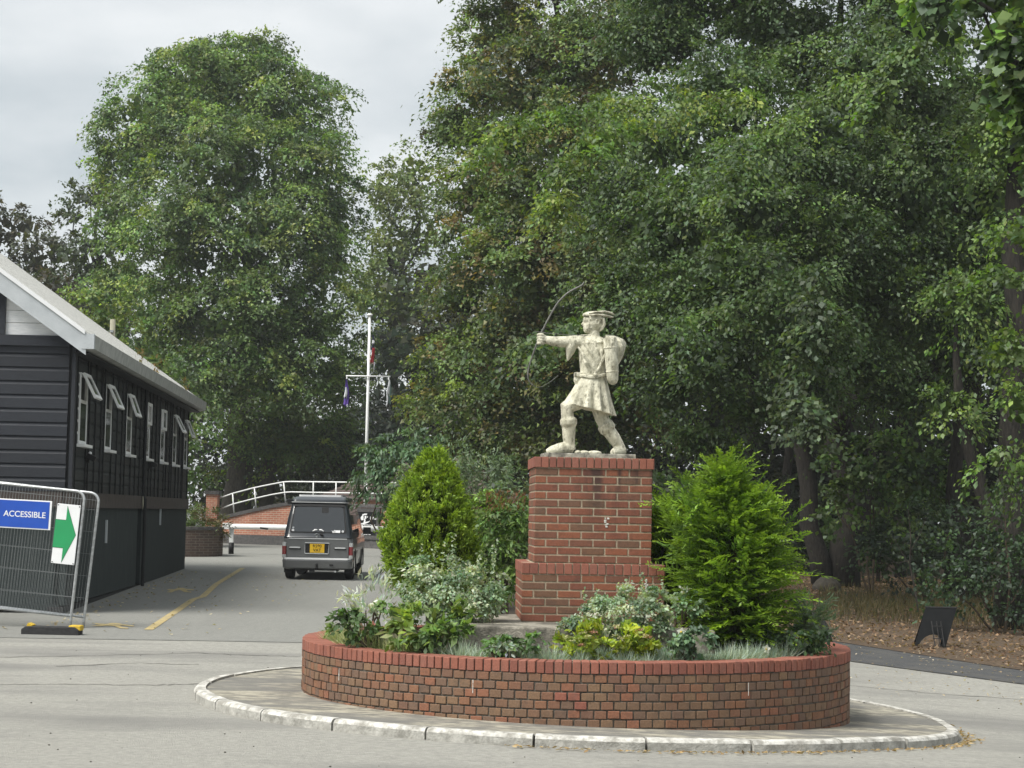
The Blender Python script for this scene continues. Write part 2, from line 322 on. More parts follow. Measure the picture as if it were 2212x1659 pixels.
def sprays(cen, outw, rad, nl, L, W, cols, jit=.2, droop=.55, flat=.5, weights=None, lj=.25, up=.9, spread=1.25, thick=.16, sv=.22):
    """leafy sprays: from each centre twigs fan outward and droop; returns the arrays for leaf_mesh"""
    k = len(cen); idx = np.repeat(np.arange(k), nl); n = len(idx)
    o = nrm(outw * np.array([1, 1, .6]))[idx]; az = np.arctan2(o[:, 1], o[:, 0])
    tw = RNG.integers(0, 7, n); twa = (RNG.random((k, 7)) * 2 - 1) * spread; twe = RNG.standard_normal((k, 7)) * .35 + .25
    a = az + twa[idx, tw] + RNG.standard_normal(n) * .10; e = twe[idx, tw] + np.arcsin(np.clip(o[:, 2], -1, 1)) * .7 + RNG.standard_normal(n) * .10
    d = np.stack([np.cos(a) * np.cos(e), np.sin(a) * np.cos(e), np.sin(e)], 1)
    t = RNG.random(n) ** .65; r = rad[idx] if np.ndim(rad) else np.full(n, rad)
    P = cen[idx] + d * (t * r)[:, None] + RNG.standard_normal((n, 3)) * (thick * r)[:, None] * np.array([1, 1, flat])
    P[:, 2] -= droop * r * t ** 2
    A = d + np.array([0, 0, -1]) * (droop * 1.6 * t)[:, None] + RNG.standard_normal((n, 3)) * .45
    N = np.array([0, 0, 1.]) * up * .62 + o * .62 + RNG.standard_normal((n, 3)) * .45
    sp = palette(k, cols, jit * .7, weights) * (1 + sv * RNG.standard_normal((k, 1))).clip(.5, 1.7)
    c = sp[idx] * (1 + jit * RNG.standard_normal((n, 1))) * (1 + .07 * RNG.standard_normal((n, 3)))
    s = 1 + lj * RNG.standard_normal(n)
    return P, A, N, L * s.clip(.5, 1.7), W * s.clip(.5, 1.7), c.clip(.004, 1)
def lobe_points(lobes, dens, s, back=.45, inner=.25, upper=False):
    """spray centres over a set of ellipsoid lobes (centre, rx, ry, rz)"""
    Pc, Oc = [], []
    for i, (c, rx, ry, rz) in enumerate(lobes):
        ar = 4 * math.pi * ((rx * rz) ** 1.6 / 3 + (rx * ry) ** 1.6 / 3 + (ry * rz) ** 1.6 / 3) ** (1 / 1.6)
        n = int(dens * ar / (s * s)) + 3; v = nrm(RNG.standard_normal((n, 3)))
        keep = (v[:, 1] < .25) | (RNG.random(n) < back)
        if upper: keep &= (v[:, 2] > -.2) | (RNG.random(n) < .12)
        v = v[keep]; n = len(v)
        rr = 1 + .10 * RNG.standard_normal(n); q = RNG.random(n) < inner; rr[q] = .35 + .5 * RNG.random(q.sum())
        p = np.array(c) + v * rr[:, None] * np.array([rx, ry, rz]); ok = np.ones(n, bool)
        for j, (c2, x2, y2, z2) in enumerate(lobes):
            if j != i and abs(c2[0] - c[0]) < rx + x2 and abs(c2[2] - c[2]) < rz + z2 and abs(c2[1] - c[1]) < ry + y2: ok &= (np.linalg.norm((p - np.array(c2)) / np.array([x2, y2, z2]), axis=1) > .72) | (RNG.random(n) < .2)
        Pc.append(p[ok]); Oc.append((v / np.array([rx, ry, rz]))[ok])
    return np.concatenate(Pc), nrm(np.concatenate(Oc))
def sublobes(lobes, rs=.34, cov=1.15):
    """break every lobe into many small flattened clumps sitting on its surface"""
    out = []
    for c, rx, ry, rz in lobes:
        r0 = rs * (rx * ry * rz) ** (1 / 3); n = int(cov * 4 * (rx * rz) / (r0 * r0)) + 4; v = nrm(RNG.standard_normal((n, 3)))
        for q in v:
            if q[1] > .45 and RNG.random() < .6: continue
            k = r0 * RNG.uniform(.65, 1.4); w_ = .80 + .16 * RNG.standard_normal()
            out.append((tuple(np.array(c) + q * w_ * np.array([rx, ry, rz])), k * 1.2, k * 1.1, k * .72))
    return out
def px_lobes(lst, d, dep=.9, zj=.0):
    r = []
    for q in lst:
        X, Y, rx, ry = q[:4]; dd = q[4] if len(q) > 4 else 0
        c = at(X, Y, d + dd); k = (d + dd) / F; r.append((tuple(c), rx * k, (rx + ry) / 2 * k * dep, ry * k))
    return r
def limb_path(a, b, sag=.1, n=6, wob=.12):
    a = Vector(a); b = Vector(b); Ln = (b - a).length; pts = []
    for i in range(n + 1):
        t = i / n; p = a.lerp(b, t); p.z += sag * Ln * math.sin(t * math.pi); p += Vector(RNG.standard_normal(3)) * wob * Ln * .12 * math.sin(t * math.pi); pts.append(p)
    return pts
def tree(name, label, base, height, lobes, trunk_r, s, nl, L, W, cols, dens=.55, weights=None, bark='bark', group=None, cat='tree', limbs=7,
         droop=.55, jit=.2, trunks=None, back=.45, inner=.25, spread=1.25, up=.9, sv=.22, thick=.16, extra=None, mat='leaf', fill=2.2, dm=2.3, fsz=2.3, sub=0, tri=True, shrink=.62):
    t = empty(name, label, cat, base, 0, group); bv = Vector(base); q_ = shrink * s; lobes = [(c, max(.45 * a, a - q_), max(.45 * b, b - q_), max(.45 * e, e - q_)) for c, a, b, e in lobes]
    m = MB(); top = bv + Vector((0, 0, height)); tp = limb_path((0, 0, -.1), (0, 0, height), 0, 9, .05)
    if trunks is None: trunks = [(tp, [trunk_r * (1.35 if i == 0 else 1) * (1 - .085 * i) for i in range(10)])]
    for p, r in trunks: m.tube(p, r, 10)
    m.build('trunk', bark, t, smooth=True)
    lb = sorted(lobes, key=lambda q: -q[1] * q[3])[:limbs]; m = MB()
    for c, rx, ry, rz in lb:
        e = Vector(c) - bv; z0 = max(1.5, min(height * .85, e.z * .62)); m.tube(limb_path((0, 0, z0), e, .06, 6, .5), [trunk_r * .42 * (1 - .14 * i) for i in range(7)], 6)
    if lb: m.build('limb', bark, t, smooth=True)
    cen, ow = lobe_points(sublobes(lobes, sub) if sub else lobes, dens * dm, s, back, inner, bool(sub)); cen = cen - np.array(bv)
    rad = s * (1 + .28 * RNG.standard_normal(len(cen))).clip(.5, 1.7)
    arr = list(sprays(cen, ow, rad, nl, L, W, cols, jit, droop, weights=weights, spread=spread, up=up, sv=sv, thick=thick))
    FP, FN, FCc = [], [], []
    Lf = fsz * L
    for c, rx, ry, rz in lobes:
        nf = int(fill * math.pi * rx * rz / (.5 * Lf * Lf * .7)); v = nrm(RNG.standard_normal((nf, 3))); rr = (.25 + .6 * RNG.random(nf) ** .6)[:, None]
        FP.append(np.array(c) + v * rr * np.array([rx, ry, rz]) - np.array(bv)); FN.append(v * .5 + RNG.standard_normal((nf, 3)) * .6)
    FP = np.concatenate(FP); FN = np.concatenate(FN); nf = len(FP)
    arr = [np.concatenate([a, b]) for a, b in zip(arr, (FP, RNG.standard_normal((nf, 3)) + [0, 0, -.5], FN, np.full(nf, Lf), np.full(nf, Lf * .7), palette(nf, cols, jit, weights)))]
    if extra: 
        ex = extra(bv); arr = [np.concatenate([a, b]) for a, b in zip(arr, ex)]
    leaf_mesh('crown', *arr, mat=mat, parent=t, tri=tri)
    return t

# ================================================================== THE SETTING
def sheet(name, poly, dz, mat, res=.6):
    """convex patch of ground that follows the terrain"""
    xs = [p[0] for p in poly]; ys = [p[1] for p in poly]; x0, x1, y0, y1 = min(xs), max(xs), min(ys), max(ys)
    nx = max(2, int((x1 - x0) / res)); ny = max(2, int((y1 - y0) / res))
    bm = bmesh.new(); g = [[bm.verts.new((x0 + (x1 - x0) * i / nx, y0 + (y1 - y0) * j / ny, 0)) for i in range(nx + 1)] for j in range(ny + 1)]
    for j in range(ny):
        for i in range(nx): bm.faces.new((g[j][i], g[j][i + 1], g[j + 1][i + 1], g[j + 1][i]))
    A = sum(poly[i][0] * poly[(i + 1) % len(poly)][1] - poly[(i + 1) % len(poly)][0] * poly[i][1] for i in range(len(poly)))
    P = poly if A > 0 else poly[::-1]
    for i in range(len(P)):
        a = Vector((*P[i], 0)); b = Vector((*P[(i + 1) % len(P)], 0)); e = b - a
        bmesh.ops.bisect_plane(bm, geom=bm.verts[:] + bm.edges[:] + bm.faces[:], plane_co=a, plane_no=(e.y, -e.x, 0), clear_outer=True)
    for v in bm.verts: v.co.z = ground(v.co.x, v.co.y) + dz
    me = bpy.data.meshes.new(name); bm.to_mesh(me); bm.free(); me.materials.append(MATS[mat])
    me.polygons.foreach_set('use_smooth', [True] * len(me.polygons))
    return tag(link(name, me), kind='structure')
def far_ground():
    xs = sorted(set([-900, -400, -200, -120, -80] + list(np.arange(-60, 61, 1.5)) + [80, 120, 200, 400, 900]))
    ys = sorted(set([-300, -100, -50, -20] + list(np.arange(-10, 121, 1.5)) + [150, 200, 300, 500, 1000, 1800])); m = MB()
    m.add([(x, y, ground(x, y) - .025) for y in ys for x in xs], [(j * len(xs) + i, j * len(xs) + i + 1, (j + 1) * len(xs) + i + 1, (j + 1) * len(xs) + i) for j in range(len(ys) - 1) for i in range(len(xs) - 1)])
    return tag(m.build('ground', 'earth', smooth=True), kind='structure')
far_ground()
sheet('forecourt', [(-40, -12), (40, -12), (40, 24.9), (7, 24.9), (4.9, 27.3), (-2.7, 25.4), (-6.8, 25.0), (-40, 24.6)][:3] + [(40, 29.6), (-40, 24.6)], 0., 'asphalt_pale', .7)
sheet('access_road', [(-14, 24.8), (1.0, 25.5), (-1.0, 70), (-2.0, 84), (-16, 84)], .006, 'asphalt_road', .7)
sheet('shrub_bed', [(.62, 25.6), (4.2, 27.0), (5.0, 60), (-2.4, 64), (-1.88, 40)], .014, 'soil', .8)
sheet('footpath', [(3.2, 29.2), (4.9, 27.4), (6.9, 25.05), (14, 16.5), (17, 19), (5.4, 31.6), (3.4, 33.2)], .010, 'asphalt_dark', .5)
sheet('woodland_floor', [(3.2, 34.6), (7.35, 27.9), (24, 8), (60, 10), (60, 110), (3.2, 110)], .018, 'litter_floor', 1.2)
# cracks: sealed joints across the forecourt
def ground_strip(name, px, wd, dz, mat, cat=None, label=None, kind=None, n=6, jit=0.):
    P = [on(*p) for p in px]; pts = []
    for i in range(len(P) - 1):
        for j in range(n): pts.append(P[i].lerp(P[i + 1], j / n) + Vector((0, jit * random.uniform(-1, 1), 0)))
    pts.append(P[-1]); m = MB(); vs = []
    for i, p in enumerate(pts):
        t = pts[min(i + 1, len(pts) - 1)] - pts[max(i - 1, 0)]; s = Vector((t.y, -t.x, 0)).normalized() * wd / 2 * (random.uniform(.6, 1.3) if jit else 1)
        for q in (p - s, p + s): vs.append((q.x, q.y, ground(q.x, q.y) + dz))
    m.add(vs, [(2 * i, 2 * i + 1, 2 * i + 3, 2 * i + 2) for i in range(len(pts) - 1)])
    return tag(m.build(name, mat), label, cat, None, kind)
pm('crack', (.13, .125, .11), (.075, .072, .065), 30., .95)
for px in ([(0, 1479), (140, 1478), (330, 1481), (433, 1477)], [(0, 1420), (200, 1417), (420, 1411), (560, 1416), (648, 1419)], [(1832, 1480), (2000, 1497), (2212, 1512)], [(1832, 1443), (2000, 1452), (2212, 1470)][:0] or [(120, 1440), (300, 1433), (430, 1436)]):
    tag(ground_strip('tarmac_crack', px, .03, .005, 'crack', n=9, jit=.05), kind='structure')

# painted markings
tag(ground_strip('painted_line', [(320, 1362), (374, 1326), (417, 1296), (438, 1290), (467, 1263), (524, 1228)], .13, .012, 'paint_yellow', n=8), 'worn yellow painted line edging the walkway beside the black hut', 'road marking')
tag(ground_strip('painted_line', [(490, 1178), (595, 1182)], .12, .012, 'paint_white', n=4), 'faint white painted line across the road before the barrier arm', 'road marking')
def zpx(x, y): return (x / 3.607 / 1.1573, (1160 + y / 3.607) / 1.1573)
figs = ([(820, 1465), (900, 1460), (850, 1448), (870, 1442), (950, 1450), (1010, 1440), (1075, 1442), (1105, 1452), (1210, 1465), (1205, 1472), (1100, 1462), (1080, 1465), (1100, 1475), (1160, 1485), (1150, 1492), (1080, 1488), (1030, 1468), (960, 1465), (900, 1470)],
        [(1500, 1160), (1540, 1150), (1505, 1140), (1520, 1132), (1570, 1135), (1610, 1122), (1650, 1122), (1680, 1132), (1750, 1135), (1745, 1145), (1690, 1142), (1680, 1148), (1730, 1158), (1720, 1165), (1660, 1158), (1620, 1140), (1580, 1148), (1545, 1165)])
for fg, lb in zip(figs, ('yellow painted walking figure on the tarmac beside the fence foot', 'yellow painted walking figure on the tarmac beside the gap in the green wall')):
    vs = []
    for p in fg: q = on(*zpx(*p)); vs.append((q.x, q.y, ground(q.x, q.y) + .013))
    bm = bmesh.new(); f = bm.faces.new([bm.verts.new(v) for v in vs]); bmesh.ops.triangulate(bm, faces=[f])
    me = bpy.data.meshes.new('walkway_symbol'); bm.to_mesh(me); bm.free(); me.materials.append(MATS['paint_yellow'])
    if me.polygons[0].normal.z < 0: me.flip_normals()
    tag(link('walkway_symbol', me), lb, 'road marking')

# ------------------------------------------------------------------ roundabout: pavement, kerb, planter
PC = Vector((.67, 18.6)); RK, RW = 3.68, 2.67
def pav(x, y): return ground(x, y) + .078
m = MB(); vs = [(PC.x, PC.y, pav(PC.x, PC.y))]; rr = [.8, 1.6, 2.4, 2.6, 2.8, 3.0, 3.2, 3.4, RK - .09]; n = 96
for r in rr: vs += [(PC.x + r * math.cos(2 * math.pi * i / n), PC.y + r * math.sin(2 * math.pi * i / n), pav(PC.x + r * math.cos(2 * math.pi * i / n), PC.y + r * math.sin(2 * math.pi * i / n))) for i in range(n)]
m.add(vs, [(0, 1 + i, 1 + (i + 1) % n) for i in range(n)] + [(1 + k * n + i, 1 + (k + 1) * n + i, 1 + (k + 1) * n + (i + 1) % n, 1 + k * n + (i + 1) % n) for k in range(len(rr) - 1) for i in range(n)])
pvo = tag(m.build('roundabout_pavement', 'paving_mat', smooth=True), kind='structure')
NK = 26
for k in range(NK):
    a0 = 2 * math.pi * (k + .012) / NK; a1 = 2 * math.pi * (k + .988) / NK; rings = []
    dzk = random.uniform(-.006, .006); drk = random.uniform(-.012, .012)
    for j in range(7):
        a = a0 + (a1 - a0) * j / 6; prof = [(RK + .01, -.12), (RK + .006, .066), (RK - .010, .088), (RK - .03, .096), (RK - .105, .096), (RK - .105, -.12)]; rg = []
        for r, z in prof:
            r += drk; x = PC.x + r * math.cos(a); y = PC.y + r * math.sin(a); xm = PC.x + RK * math.cos(a); ym = PC.y + RK * math.sin(a); rg.append((x, y, ground(xm, ym) + z + dzk))
        rings.append(rg)
    ko = MB().rings(rings).build('kerb_stone', 'kerb_paint', pvo); ko.data.materials.append(MATS['kerb_face'])
    for p_ in ko.data.polygons:
        if abs(p_.normal.z) < .35: p_.material_index = 1

ZT = .565                                             # top of the planter coping
planter = empty('brick_planter', 'low round brick planter wall with red coping encircling the statue plinth', 'planter', (PC.x, PC.y, 0))
def ring_wall(ro, ri, z0, z1, n=120):
    return MB().rings([[(r * math.cos(2 * math.pi * i / n), r * math.sin(2 * math.pi * i / n), z) for i in range(n)] for r, z in ((ri, z0), (ro, z0), (ro, z1), (ri, z1), (ri, z0))], cap=False)
ring_wall(RW - .012, RW - .20, -.30, ZT - .012).build('wall_core', 'mortar_dark', planter, smooth=False)
hb = bevbox(.1025, .10, .065, .004, 'brick', 'brick_header'); hr = bevbox(.1025, .10, .065, .004, 'brick', 'brick_red')
NH = 149; stuffm = MB(); allb = []
cam_az = math.atan2(-PC.y, -PC.x)
RED = {(2, 0), (2, 1), (3, 1)}                        # clusters of smooth red bricks standing proud
rset = set()
for base in (-58, -27, -1, 27, 52):
    for c, i in RED: rset.add((c, int(base) + i))
for c in range(9):
    z = ZT - .105 - .0375 - .075 * c
    for i in range(-74, 75):
        a = cam_az + (i + (.5 if c % 2 else 0)) * 2 * math.pi / NH
        x, y = PC.x + RW * math.cos(a), PC.y + RW * math.sin(a)
        if z + .03 < pav(x, y) - .03: continue
        allb.append((abs(i) + c * .2, a, z, (c, i) in rset))
allb.sort(key=lambda q: q[0])
for k, (_, a, z, red) in enumerate(allb):
    r = RW - .05 + random.uniform(-.003, .003) + (.010 if red else 0)
    loc = (r * math.cos(a), r * math.sin(a), z + random.uniform(-.0025, .0025)); rz = a + math.pi / 2 + random.uniform(-.02, .02)
    if k < 300:
        o = link('brick', hr if red else hb, planter, loc, (random.uniform(-.01, .01), random.uniform(-.018, .018), rz)); o.scale = (random.uniform(.955, 1.0), 1, random.uniform(.95, 1.0))
    else: stuffm.box(loc, (.1015, .10, .064), Matrix.Rotation(rz, 3, 'Z'))
so_ = stuffm.build('side_bricks', 'brick_header_joined', planter); face_rnd(so_); so_['kind'] = 'stuff'
cb = bevbox(.0665, .232, .1025, .005, 'coping_brick', 'brick_red'); NCP = 218
for i in range(NCP):
    a = 2 * math.pi * (i + .5) / NCP; r = RW - .112 + random.uniform(-.004, .004)
    o = link('coping_brick', cb, planter, (r * math.cos(a), r * math.sin(a), ZT - .051 + random.uniform(-.003, .003)), (random.uniform(-.01, .01), 0, a + math.pi / 2 + random.uniform(-.012, .012)))
    o.scale = (random.uniform(.97, 1.03), 1, 1)
# white streaks of lime run down from the coping
m = MB()
for i, c in ((-22, 1), (-34, 0), (-8, 1), (14, 1)):
    a = cam_az + (i + .2) * 2 * math.pi / NH; rz = a + math.pi / 2
    for j in range(5): m.box(((RW + .0025) * math.cos(a), (RW + .0025) * math.sin(a), ZT - .12 - .075 * c - .022 * j), (.007 * random.uniform(.4, 1.2), .004, .024), Matrix.Rotation(rz, 3, 'Z'))
m.build('lime_streak', 'droppings', planter)['kind'] = 'stuff'
def soil_z(r): return .50 + .20 * sstep(2.4, 1.2, r) if False else .50 + .20 * (1 - sstep(.9, 2.4, r))
m = MB(); vs = [(0, 0, soil_z(0))]; rr = [.5, 1, 1.4, 1.8, 2.1, RW - .22]; n = 60
for r in rr: vs += [(r * math.cos(2 * math.pi * i / n), r * math.sin(2 * math.pi * i / n), soil_z(r) + random.uniform(-.02, .02)) for i in range(n)]
m.add(vs, [(0, 1 + i, 1 + (i + 1) % n) for i in range(n)] + [(1 + k * n + i, 1 + (k + 1) * n + i, 1 + (k + 1) * n + (i + 1) % n, 1 + k * n + (i + 1) % n) for k in range(len(rr) - 1) for i in range(n)])
m.build('soil', 'soil', planter, smooth=True)

# ------------------------------------------------------------------ slab and brick plinth
PX, PY, ZS = .775, 18.42, .79
PROT = R(2.4)
slab = MB().box((.72, 17.98, ZS - .11), (2.3, 2.1, .22)).build('concrete_slab', 'concrete', bevel=.02)
tag(slab, 'thick weathered concrete slab under the brick plinth', 'slab')
plinth = empty('brick_plinth', 'stepped red brick plinth with two brick-on-edge bands carrying the archer statue', 'plinth', (PX, PY, ZS), PROT)
W1, W2 = 1.345, 1.118; HL, CAP, HU = .45, .105, .90
m = MB(); m.box((0, 0, (HL + CAP) / 2), (W1 - .010, W1 - .010, HL + CAP - .006)); m.box((0, 0, HL + CAP + (HU + CAP) / 2), (W2 - .010, W2 - .010, HU + CAP - .006)); m.build('mortar_core', 'mortar', plinth)
back = MB(); bl_cache = {}
def pbrick(face, W, u, z, ln, h, mat, name='brick', proud=0.):
    rz = {'f': 0, 'r': math.pi / 2, 'b': math.pi, 'l': -math.pi / 2}[face]
    M = Matrix.Rotation(rz, 3, 'Z'); loc = M @ Vector((u, -W / 2 + .05 - proud - random.uniform(0, .002), z))
    if face == 'b': back.box(loc, (ln, .1, h), M); return
    key = (round(ln, 3), h, mat)
    if key not in bl_cache: bl_cache[key] = bevbox(ln, .10, h, .003, name, mat)
    o = link(name, bl_cache[key], plinth, loc, (random.uniform(-.004, .004), random.uniform(-.006, .006), rz)); o.scale = (random.uniform(.985, 1), 1, random.uniform(.96, 1.0))
def course(face, W, z, shift, mat='brick_stretcher'):
    pit = .2255; u = -W / 2
    first = shift; x = u
    edges = [u]
    e = u + (pit if not shift else pit / 2)
    while e < W / 2 - .06: edges.append(e); e += pit
    edges.append(W / 2 + .011)
    for a, b in zip(edges[:-1], edges[1:]): pbrick(face, W, (a + b - .011) / 2, z, b - a - .0135, .0605, mat)
for face in 'frlb':
    for c in range(6): course(face, W1, .0375 + .075 * c, (c + (face in 'lr')) % 2)
    for c in range(12): course(face, W2, HL + CAP + .0375 + .075 * c, (c + 1 + (face in 'lr')) % 2)
    for W, zc, nb in ((W1 + .012, HL + CAP / 2, 17), (W2 + .03, HL + CAP + HU + CAP / 2, 16)):
        for i in range(nb): pbrick(face, W, -W / 2 + (i + .5) * W / nb, zc, W / nb - .010, .102, 'brick_red', 'coping_brick')
bo = back.build('rear_bricks', 'brick_stretcher_joined', plinth); face_rnd(bo); bo['kind'] = 'stuff'
MB().box((0, 0, HL + CAP + HU + CAP - .002), (W2 - .16, W2 - .16, .006)).build('top_bed', 'mortar', plinth)
# bird droppings and dark water marks on the front
m = MB()
for j in range(14): m.box((.125 + random.uniform(-.022, .022) * (1 - j / 16), -W2 / 2 - .006, HL + CAP + .432 - .006 * j + random.uniform(-.004, .01)), (random.uniform(.008, .022), .004, random.uniform(.006, .014)))
m.build('dropping', 'droppings', plinth)
m = MB()
for j in range(16): m.box((.50 + random.uniform(-.022, .022) * (.3 + .05 * j) * (1 if j < 11 else .6), -W1 / 2 - .006, HL - .035 - .010 * j), (random.uniform(.006, .020), .004, .012))
m.build('dropping', 'droppings', plinth)

# ------------------------------------------------------------------ the archer
ZST = ZS + HL + CAP + HU + CAP
stat = empty('archer_statue', 'weathered cream stone statue of an archer in feathered cap aiming a thin bow', 'statue', (PX - .012, PY - .06, ZST), PROT); stat.scale = (1.025,) * 3
def sp(X, Y, y=0.):
    z = (1540 - Y) / 879; return Vector(((X - 790) / 879 - .0192 * z, y, z + .045))
def ell(m, X, Y, y, rx, ry, rz, rot=0):
    m.ball(sp(X, Y, y), (rx, ry, rz), 20, 12, Matrix.Rotation(rot, 3, 'Y'))
b = MB()
def sect(lst, pleat=0, tilt=0., n=40):
    rings = []
    for X, Y, y, rx, ry, pl in lst:
        c = sp(X, Y, y); rg = []
        for j in range(n):
            a = 2 * math.pi * j / n; k = 1 + pl * (math.cos(pleat * a + .6) + .4 * math.cos(2.7 * pleat * a / 2)) if pleat else 1
            dx = rx * k * math.cos(a); rg.append((c.x + dx, c.y + ry * k * math.sin(a), c.z - tilt * dx * (pl * 9 if pleat else 1)))
        rings.append(rg)
    return rings
b.rings(sect([(825, 960, 0, .12, .10, 0), (828, 880, 0, .118, .10, 0), (828, 820, 0, .122, .10, 0), (838, 740, 0, .142, .108, 0), (848, 660, 0, .160, .115, 0), (850, 605, 0, .158, .11, 0), (848, 570, 0, .12, .085, 0), (845, 545, 0, .06, .055, 0)]))
b.rings(sect([(826, 885, 0, .128, .112, .004), (820, 940, 0, .150, .128, .02), (812, 1020, 0, .174, .148, .075), (804, 1100, 0, .200, .165, .125), (803, 1165, 0, .220, .178, .155)], pleat=11, tilt=.16, n=88))
b.tube([sp(775, 1040, -.03), sp(690, 1100, -.045), sp(605, 1155, -.05), sp(612, 1230, -.05), sp(622, 1320, -.045), sp(622, 1400, -.04), sp(628, 1470, -.04), sp(632, 1510, -.04)], [.095, .085, .072, .062, .066, .060, .050, .058], 16)
b.tube([sp(618, 1236, -.05), sp(619, 1256, -.05), sp(621, 1290, -.048), sp(623, 1312, -.046)], [.066, .082, .082, .068], 18)
b.tube([sp(665, 1500, -.04), sp(620, 1485, -.04), sp(540, 1498, -.045), sp(470, 1518, -.05), sp(432, 1527, -.05)], [.045, .062, .054, .042, .022], 14)
b.tube([sp(870, 1060, .02), sp(888, 1150, .02), sp(905, 1235, .015), sp(950, 1320, .01), sp(1005, 1395, .01), sp(1050, 1465, .01), sp(1066, 1512, .01)], [.092, .080, .068, .064, .064, .052, .058], 16)
b.tube([sp(920, 1275, .012), sp(930, 1288, .012), sp(955, 1325, .01), sp(968, 1342, .01)], [.066, .082, .082, .068], 18)
b.tube([sp(1095, 1512, .02), sp(1055, 1508, .0), sp(1010, 1518, -.05), sp(985, 1525, -.09)], [.042, .055, .046, .028], 14)
# bow arm, fist with four knuckled fingers and a thumb
b.tube([sp(800, 590, 0), sp(735, 592, 0), sp(650, 592, -.005), sp(560, 597, -.01), sp(490, 592, -.01), sp(440, 584, -.01), sp(415, 580, -.01)], [.072, .070, .058, .054, .046, .040, .038], 16)
b.ball(sp(398, 578, -.01), (.034, .036, .046), 16, 10)
for k in range(4):
    y0 = 540 + 24 * k; q = .0
    b.tube([sp(415, y0 + 6, -.045), sp(388, y0 + 2, -.052), sp(368, y0 + 2, -.040), sp(362, y0 + 4, -.012), sp(372, y0 + 6, .012)], [.0125, .0135, .0135, .0125, .011], 8)
b.tube([sp(425, 560, -.035), sp(400, 540, -.03), sp(375, 535, -.012), sp(362, 540, .006)], [.014, .014, .013, .011], 8)
# hanging bow-arm sleeve
b.rings([[(sp(X, Y).x + rx * math.cos(2 * math.pi * j / 20), ry * math.sin(2 * math.pi * j / 20), sp(X, Y).z + .3 * rx * math.cos(2 * math.pi * j / 20)) for j in range(20)] for X, Y, rx, ry in ((672, 548, .050, .050), (665, 590, .064, .072), (652, 640, .060, .066), (640, 690, .042, .044), (625, 735, .020, .022), (617, 758, .005, .006))])
# drawn arm: upper arm to the far right, elbow, forearm back to the shoulder, big sleeve
b.tube([sp(930, 590, 0), sp(1010, 592, .01), sp(1075, 608, .01)], [.075, .068, .058], 14)
b.tube([sp(1080, 612, .02), sp(1030, 580, .06), sp(960, 552, .05)], [.052, .045, .040], 12)
ell(b, 958, 545, .03, .034, .034, .026)
for k in range(4): b.tube([sp(940 + 12 * k, 552, .0), sp(938 + 12 * k, 536, .012), sp(940 + 12 * k, 532, .035), sp(944 + 12 * k, 545, .05)], .010, 8)
b.tube([sp(955, 560, .01), sp(930, 545, .015), sp(915, 548, .03)], [.012, .011, .009], 8)
b.rings([[(sp(X, Y).x + rx * math.cos(2 * math.pi * j / 24) * (1 + .10 * math.cos(5 * 2 * math.pi * j / 24)), -.005 + ry * math.sin(2 * math.pi * j / 24) * (1 + .12 * math.cos(6 * 2 * math.pi * j / 24)), sp(X, Y).z) for j in range(24)] for X, Y, rx, ry in ((1025, 552, .040, .05), (1034, 582, .064, .080), (1046, 630, .064, .080), (1048, 690, .046, .060), (1042, 745, .026, .036), (1035, 785, .008, .012))])
b.tube([sp(1075, 575, .02), sp(1098, 600, .03), sp(1105, 628, .03)], [.028, .022, .012], 10)
# neck, head and face
b.tube([sp(852, 610, 0), sp(845, 560, 0), sp(838, 500, 0)], [.07, .054, .050], 16)
ell(b, 845, 425, 0, .098, .078, .092); ell(b, 808, 462, 0, .070, .062, .070); ell(b, 782, 492, 0, .036, .040, .030); ell(b, 800, 405, 0, .062, .062, .050)
b.tube([sp(768, 402, 0), sp(752, 428, 0), sp(739, 444, 0), sp(752, 454, 0), sp(768, 452, 0)], [.010, .012, .012, .011, .012], 10)
for sg in (-1, 1):
    b.tube([sp(768, 396, .012 * sg), sp(782, 392, .036 * sg), sp(806, 398, .056 * sg)], [.010, .011, .008], 8)
    ell(b, 780, 415, .034 * sg, .012, .014, .010); ell(b, 795, 448, .046 * sg, .022, .016, .016)
    b.tube([sp(858, 448, .074 * sg), sp(850, 430, .080 * sg), sp(855, 408, .082 * sg), sp(872, 402, .082 * sg), sp(882, 418, .080 * sg), sp(872, 442, .076 * sg), sp(860, 456, .072 * sg)], .0085, 8)
b.tube([sp(757, 470, -.02), sp(752, 469, 0), sp(757, 470, .02)], .0085, 8); b.tube([sp(760, 482, -.018), sp(755, 481, 0), sp(760, 482, .018)], .009, 8)
for k in range(9):
    a = -1.15 + .29 * k
    b.tube([sp(860, 372, .085 * math.sin(a)), sp(915, 400, .080 * math.sin(a)), sp(928 - 6 * abs(a), 440, .070 * math.sin(a)), sp(905, 482, .055 * math.sin(a)), sp(885, 500, .05 * math.sin(a))], [.014, .018, .017, .013, .006], 8)
for k in range(5): b.tube([sp(800 + 14 * k, 375, -.068), sp(806 + 15 * k, 395, -.078), sp(800 + 16 * k, 412, -.076)], [.010, .010, .005], 6)
